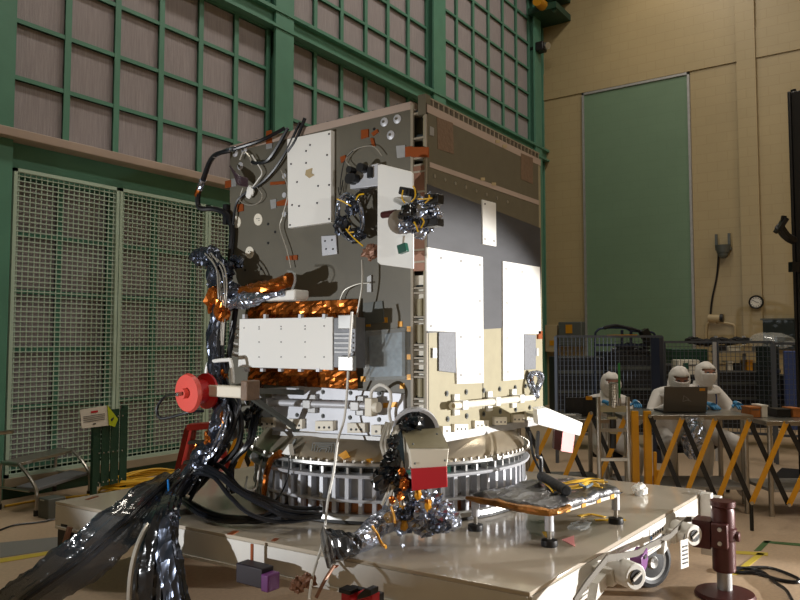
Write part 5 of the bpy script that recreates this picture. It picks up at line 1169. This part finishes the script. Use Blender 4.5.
# blue tube cart
r = thing('tube_cart', 'cart frame of bent blue tubes above the left partition', 'cart', W(625, 9.9))
q = B()
for dd_ in (9.7, 10.1): q.tube([PD(595, 432, dd_), PD(595, 345, dd_), PD(597, 331, dd_), PD(606, 328, dd_), PD(624, 328, dd_), PD(632, 331, dd_), PD(650, 332, dd_), PD(655, 336, dd_), PD(655, 350, dd_), PD(655, 432, dd_)], .015, sub=4)
q.bar(PD(622, 330, 9.7), PD(622, 345, 9.7), .03, .03).bar(PD(595, 345, 9.7), PD(655, 345, 9.7), .03, .03).bar(PD(631, 331, 9.7), PD(631, 345, 9.7), .03, .03); q.build('frame', 'blue_tube', r)
B().tube([PD(604, 328, 9.68), PD(615, 325.5, 9.68), PD(630, 328, 9.68), PD(640, 331, 9.68)], .018, rough=.4).build('grey_wrap', 'black_soft', r); B().bar(PD(607, 336, 9.68), PD(637, 335.5, 9.68), .02, .03).build('amber_strip', 'tape_amber', r); B().bar(PD(643, 330, 9.7), PD(650, 344, 9.7), .12, .1).build('black_box', 'black', r)
random.seed(4); q = B()
for k2 in range(16): q.tube([PD(608 + random.uniform(0, 45), 350 + random.uniform(-3, 6), 9.95), PD(612 + random.uniform(0, 40), 345 + random.uniform(-4, 8), 9.9), PD(608 + random.uniform(0, 45), 352 + random.uniform(-3, 6), 9.95)], .015, seg=6)
tag(q.build('cable_heap', 'cable_black'), 'heap of black cables on top of the draped rack', 'cables')
q = B()
for k2 in range(8): q.lump(PD(692 + k2 * 7.5, 341 + random.uniform(-1, 1.5), 11.2), .08, .1, .05, .3, seg=12, rings=8)
tag(q.build('cable_heap', 'black_soft'), 'row of dark hoses on the partition top behind people', 'cables')
# small supplies on the right table
for (x0, x1, y0, y1, m, nm, lab) in ((746, 756, 405, 415, 'wood_orange', 'orange_bin', 'orange bin of supplies beyond the right-hand person'), (757, 763, 404, 416, 'paper', 'paper_stack', 'white paper pad standing on the right table'), (748, 754, 410, 418, 'grey_box', 'grey_case', 'grey case in front of the orange bin'), (772, 786, 408, 416, 'black', 'black_case', 'low black case on the right table'), (788, 797, 407, 416, 'wood_orange', 'orange_bin', 'orange bin at the far end of the right table')):
    b = PD((x0 + x1) / 2, y1, 6.7); w = (x1 - x0) / F * 6.7 / 2; h = (y1 - y0) / F * 6.7; r = thing(nm, lab, nm.split('_')[-1], Vector((b.x, b.y, .82)))
    B().obox(Vector((b.x, b.y, .82 + h / 2)), CR, FH, (0, 0, 1), w, .09, h / 2).build('body', m, r, bevel=.006); B().obox(Vector((b.x, b.y, .82 + h * .95)), CR, FH, (0, 0, 1), w + .004, .094, h * .06).build('rim', m, r)
for px, lab in ((569, 'clear plastic tray on the left work table'), ):
    c = PD(px, 412, 6.75); c.z = .8; r = thing('plastic_tray', lab, 'tray', c); B().obox(c + Vector((0, 0, .02)), CR, FH, (0, 0, 1), .1, .06, .02).build('tray', 'clear', r); B().tube([c + CR * .06 * cos(t) + FH * .03 * sin(t) + Vector((0, 0, .03)) for t in lin(0, 6.28, 10)], .006).build('wire', 'cable_white', r)

# ================================================================== LIGHT
def lamp(kind, name, loc, energy, color, target=None, **k):
    l = bpy.data.lights.new(name, kind); l.energy = energy; l.color = color
    for a, b in k.items(): setattr(l, a, b)
    o = bpy.data.objects.new(name, l); COL.objects.link(o); o.location = loc
    if target is not None: o.rotation_euler = (Vector(target) - Vector(loc)).to_track_quat('-Z', 'Y').to_euler()
    return o
WARM = (1, .86, .68); NEU = (1, .97, .93)
for x in (2.5, 7.5, 12.5):
    for y in (-3, 3.5): lamp('AREA', 'ceiling_lamp', (x, y, 11.8), 150, (1, .92, .8), (x, y, 0), shape='RECTANGLE', size=2.2, size_y=.8)
for y, e in ((-2.5, 70), (4.2, 330)): lamp('SPOT', 'wall_wash_lamp', (14.6, y, 11.6), e * .6, WARM, (16.5, y - .2, 8.6), spot_size=radians(70), spot_blend=1.0, shadow_soft_size=.15)
KEY = Vector((9.0, -6.6, 1.2)); kd = (Vector((3.95, 1.9, .72)) - KEY).normalized()
lamp('SPOT', 'work_light', KEY, 8200, NEU, KEY + kd, spot_size=radians(18.6), spot_blend=.3, shadow_soft_size=.04)
lamp('SPOT', 'work_light', (.6, -2.6, 1.9), 190, NEU, (3.4, 2.2, 1.8), spot_size=radians(34), spot_blend=.6, shadow_soft_size=.05)
lamp('SPOT', 'work_light', (-1.3, 4.6, .8), 600, (.97, .985, 1), (3.4, 3.0, 1.45), spot_size=radians(40), spot_blend=.6, shadow_soft_size=.05)
wd_ = bpy.data.worlds.new('world'); SC.world = wd_; wd_.use_nodes = True; wd_.node_tree.nodes['Background'].inputs[0].default_value = (.5, .45, .38, 1); wd_.node_tree.nodes['Background'].inputs[1].default_value = .03
SC.view_settings.view_transform = 'Standard'; SC.view_settings.look = 'None'; SC.view_settings.gamma = 1; SC.view_settings.exposure = 0
SC.cycles.use_denoising = True; SC.cycles.max_bounces = 8; SC.cycles.sample_clamp_indirect = 6

cnt = {}
for o in SC.objects:
    if o.parent is None and 'label' in o: cnt.setdefault(o.name.split('.')[0], []).append(o)
GP = {'filter_bank': 'filter banks of the left wall', 'mesh_guard': 'mesh guards along the left wall', 'wire_partition': 'wire partitions of the work area', 'work_table': 'steel work tables', 'laptop': 'laptops on the work tables', 'person': 'people in white gowns', 'stool': 'stools under the seated people', 'scissor_barrier': 'scissor barriers', 'equipment_rack': 'equipment racks behind the partitions', 'storage_box': 'boxes on the storage shelf', 'yellow_strap': 'yellow straps on the deck', 'black_cable_hank': 'black cables on the deck', 'film_sleeve': 'film sleeves over the dolly edge', 'floor_tape': 'tape lines on the floor', 'orange_bin': 'orange bins on the right table', 'partition_post': 'posts of the wire partitions', 'cable_heap': 'heaps of cable behind the partitions', 'floor_cable': 'cables lying on the floor'}
for k, v in cnt.items():
    if len(v) > 1:
        for o in v: o['group'] = GP.get(k, k.replace('_', ' ') + 's')
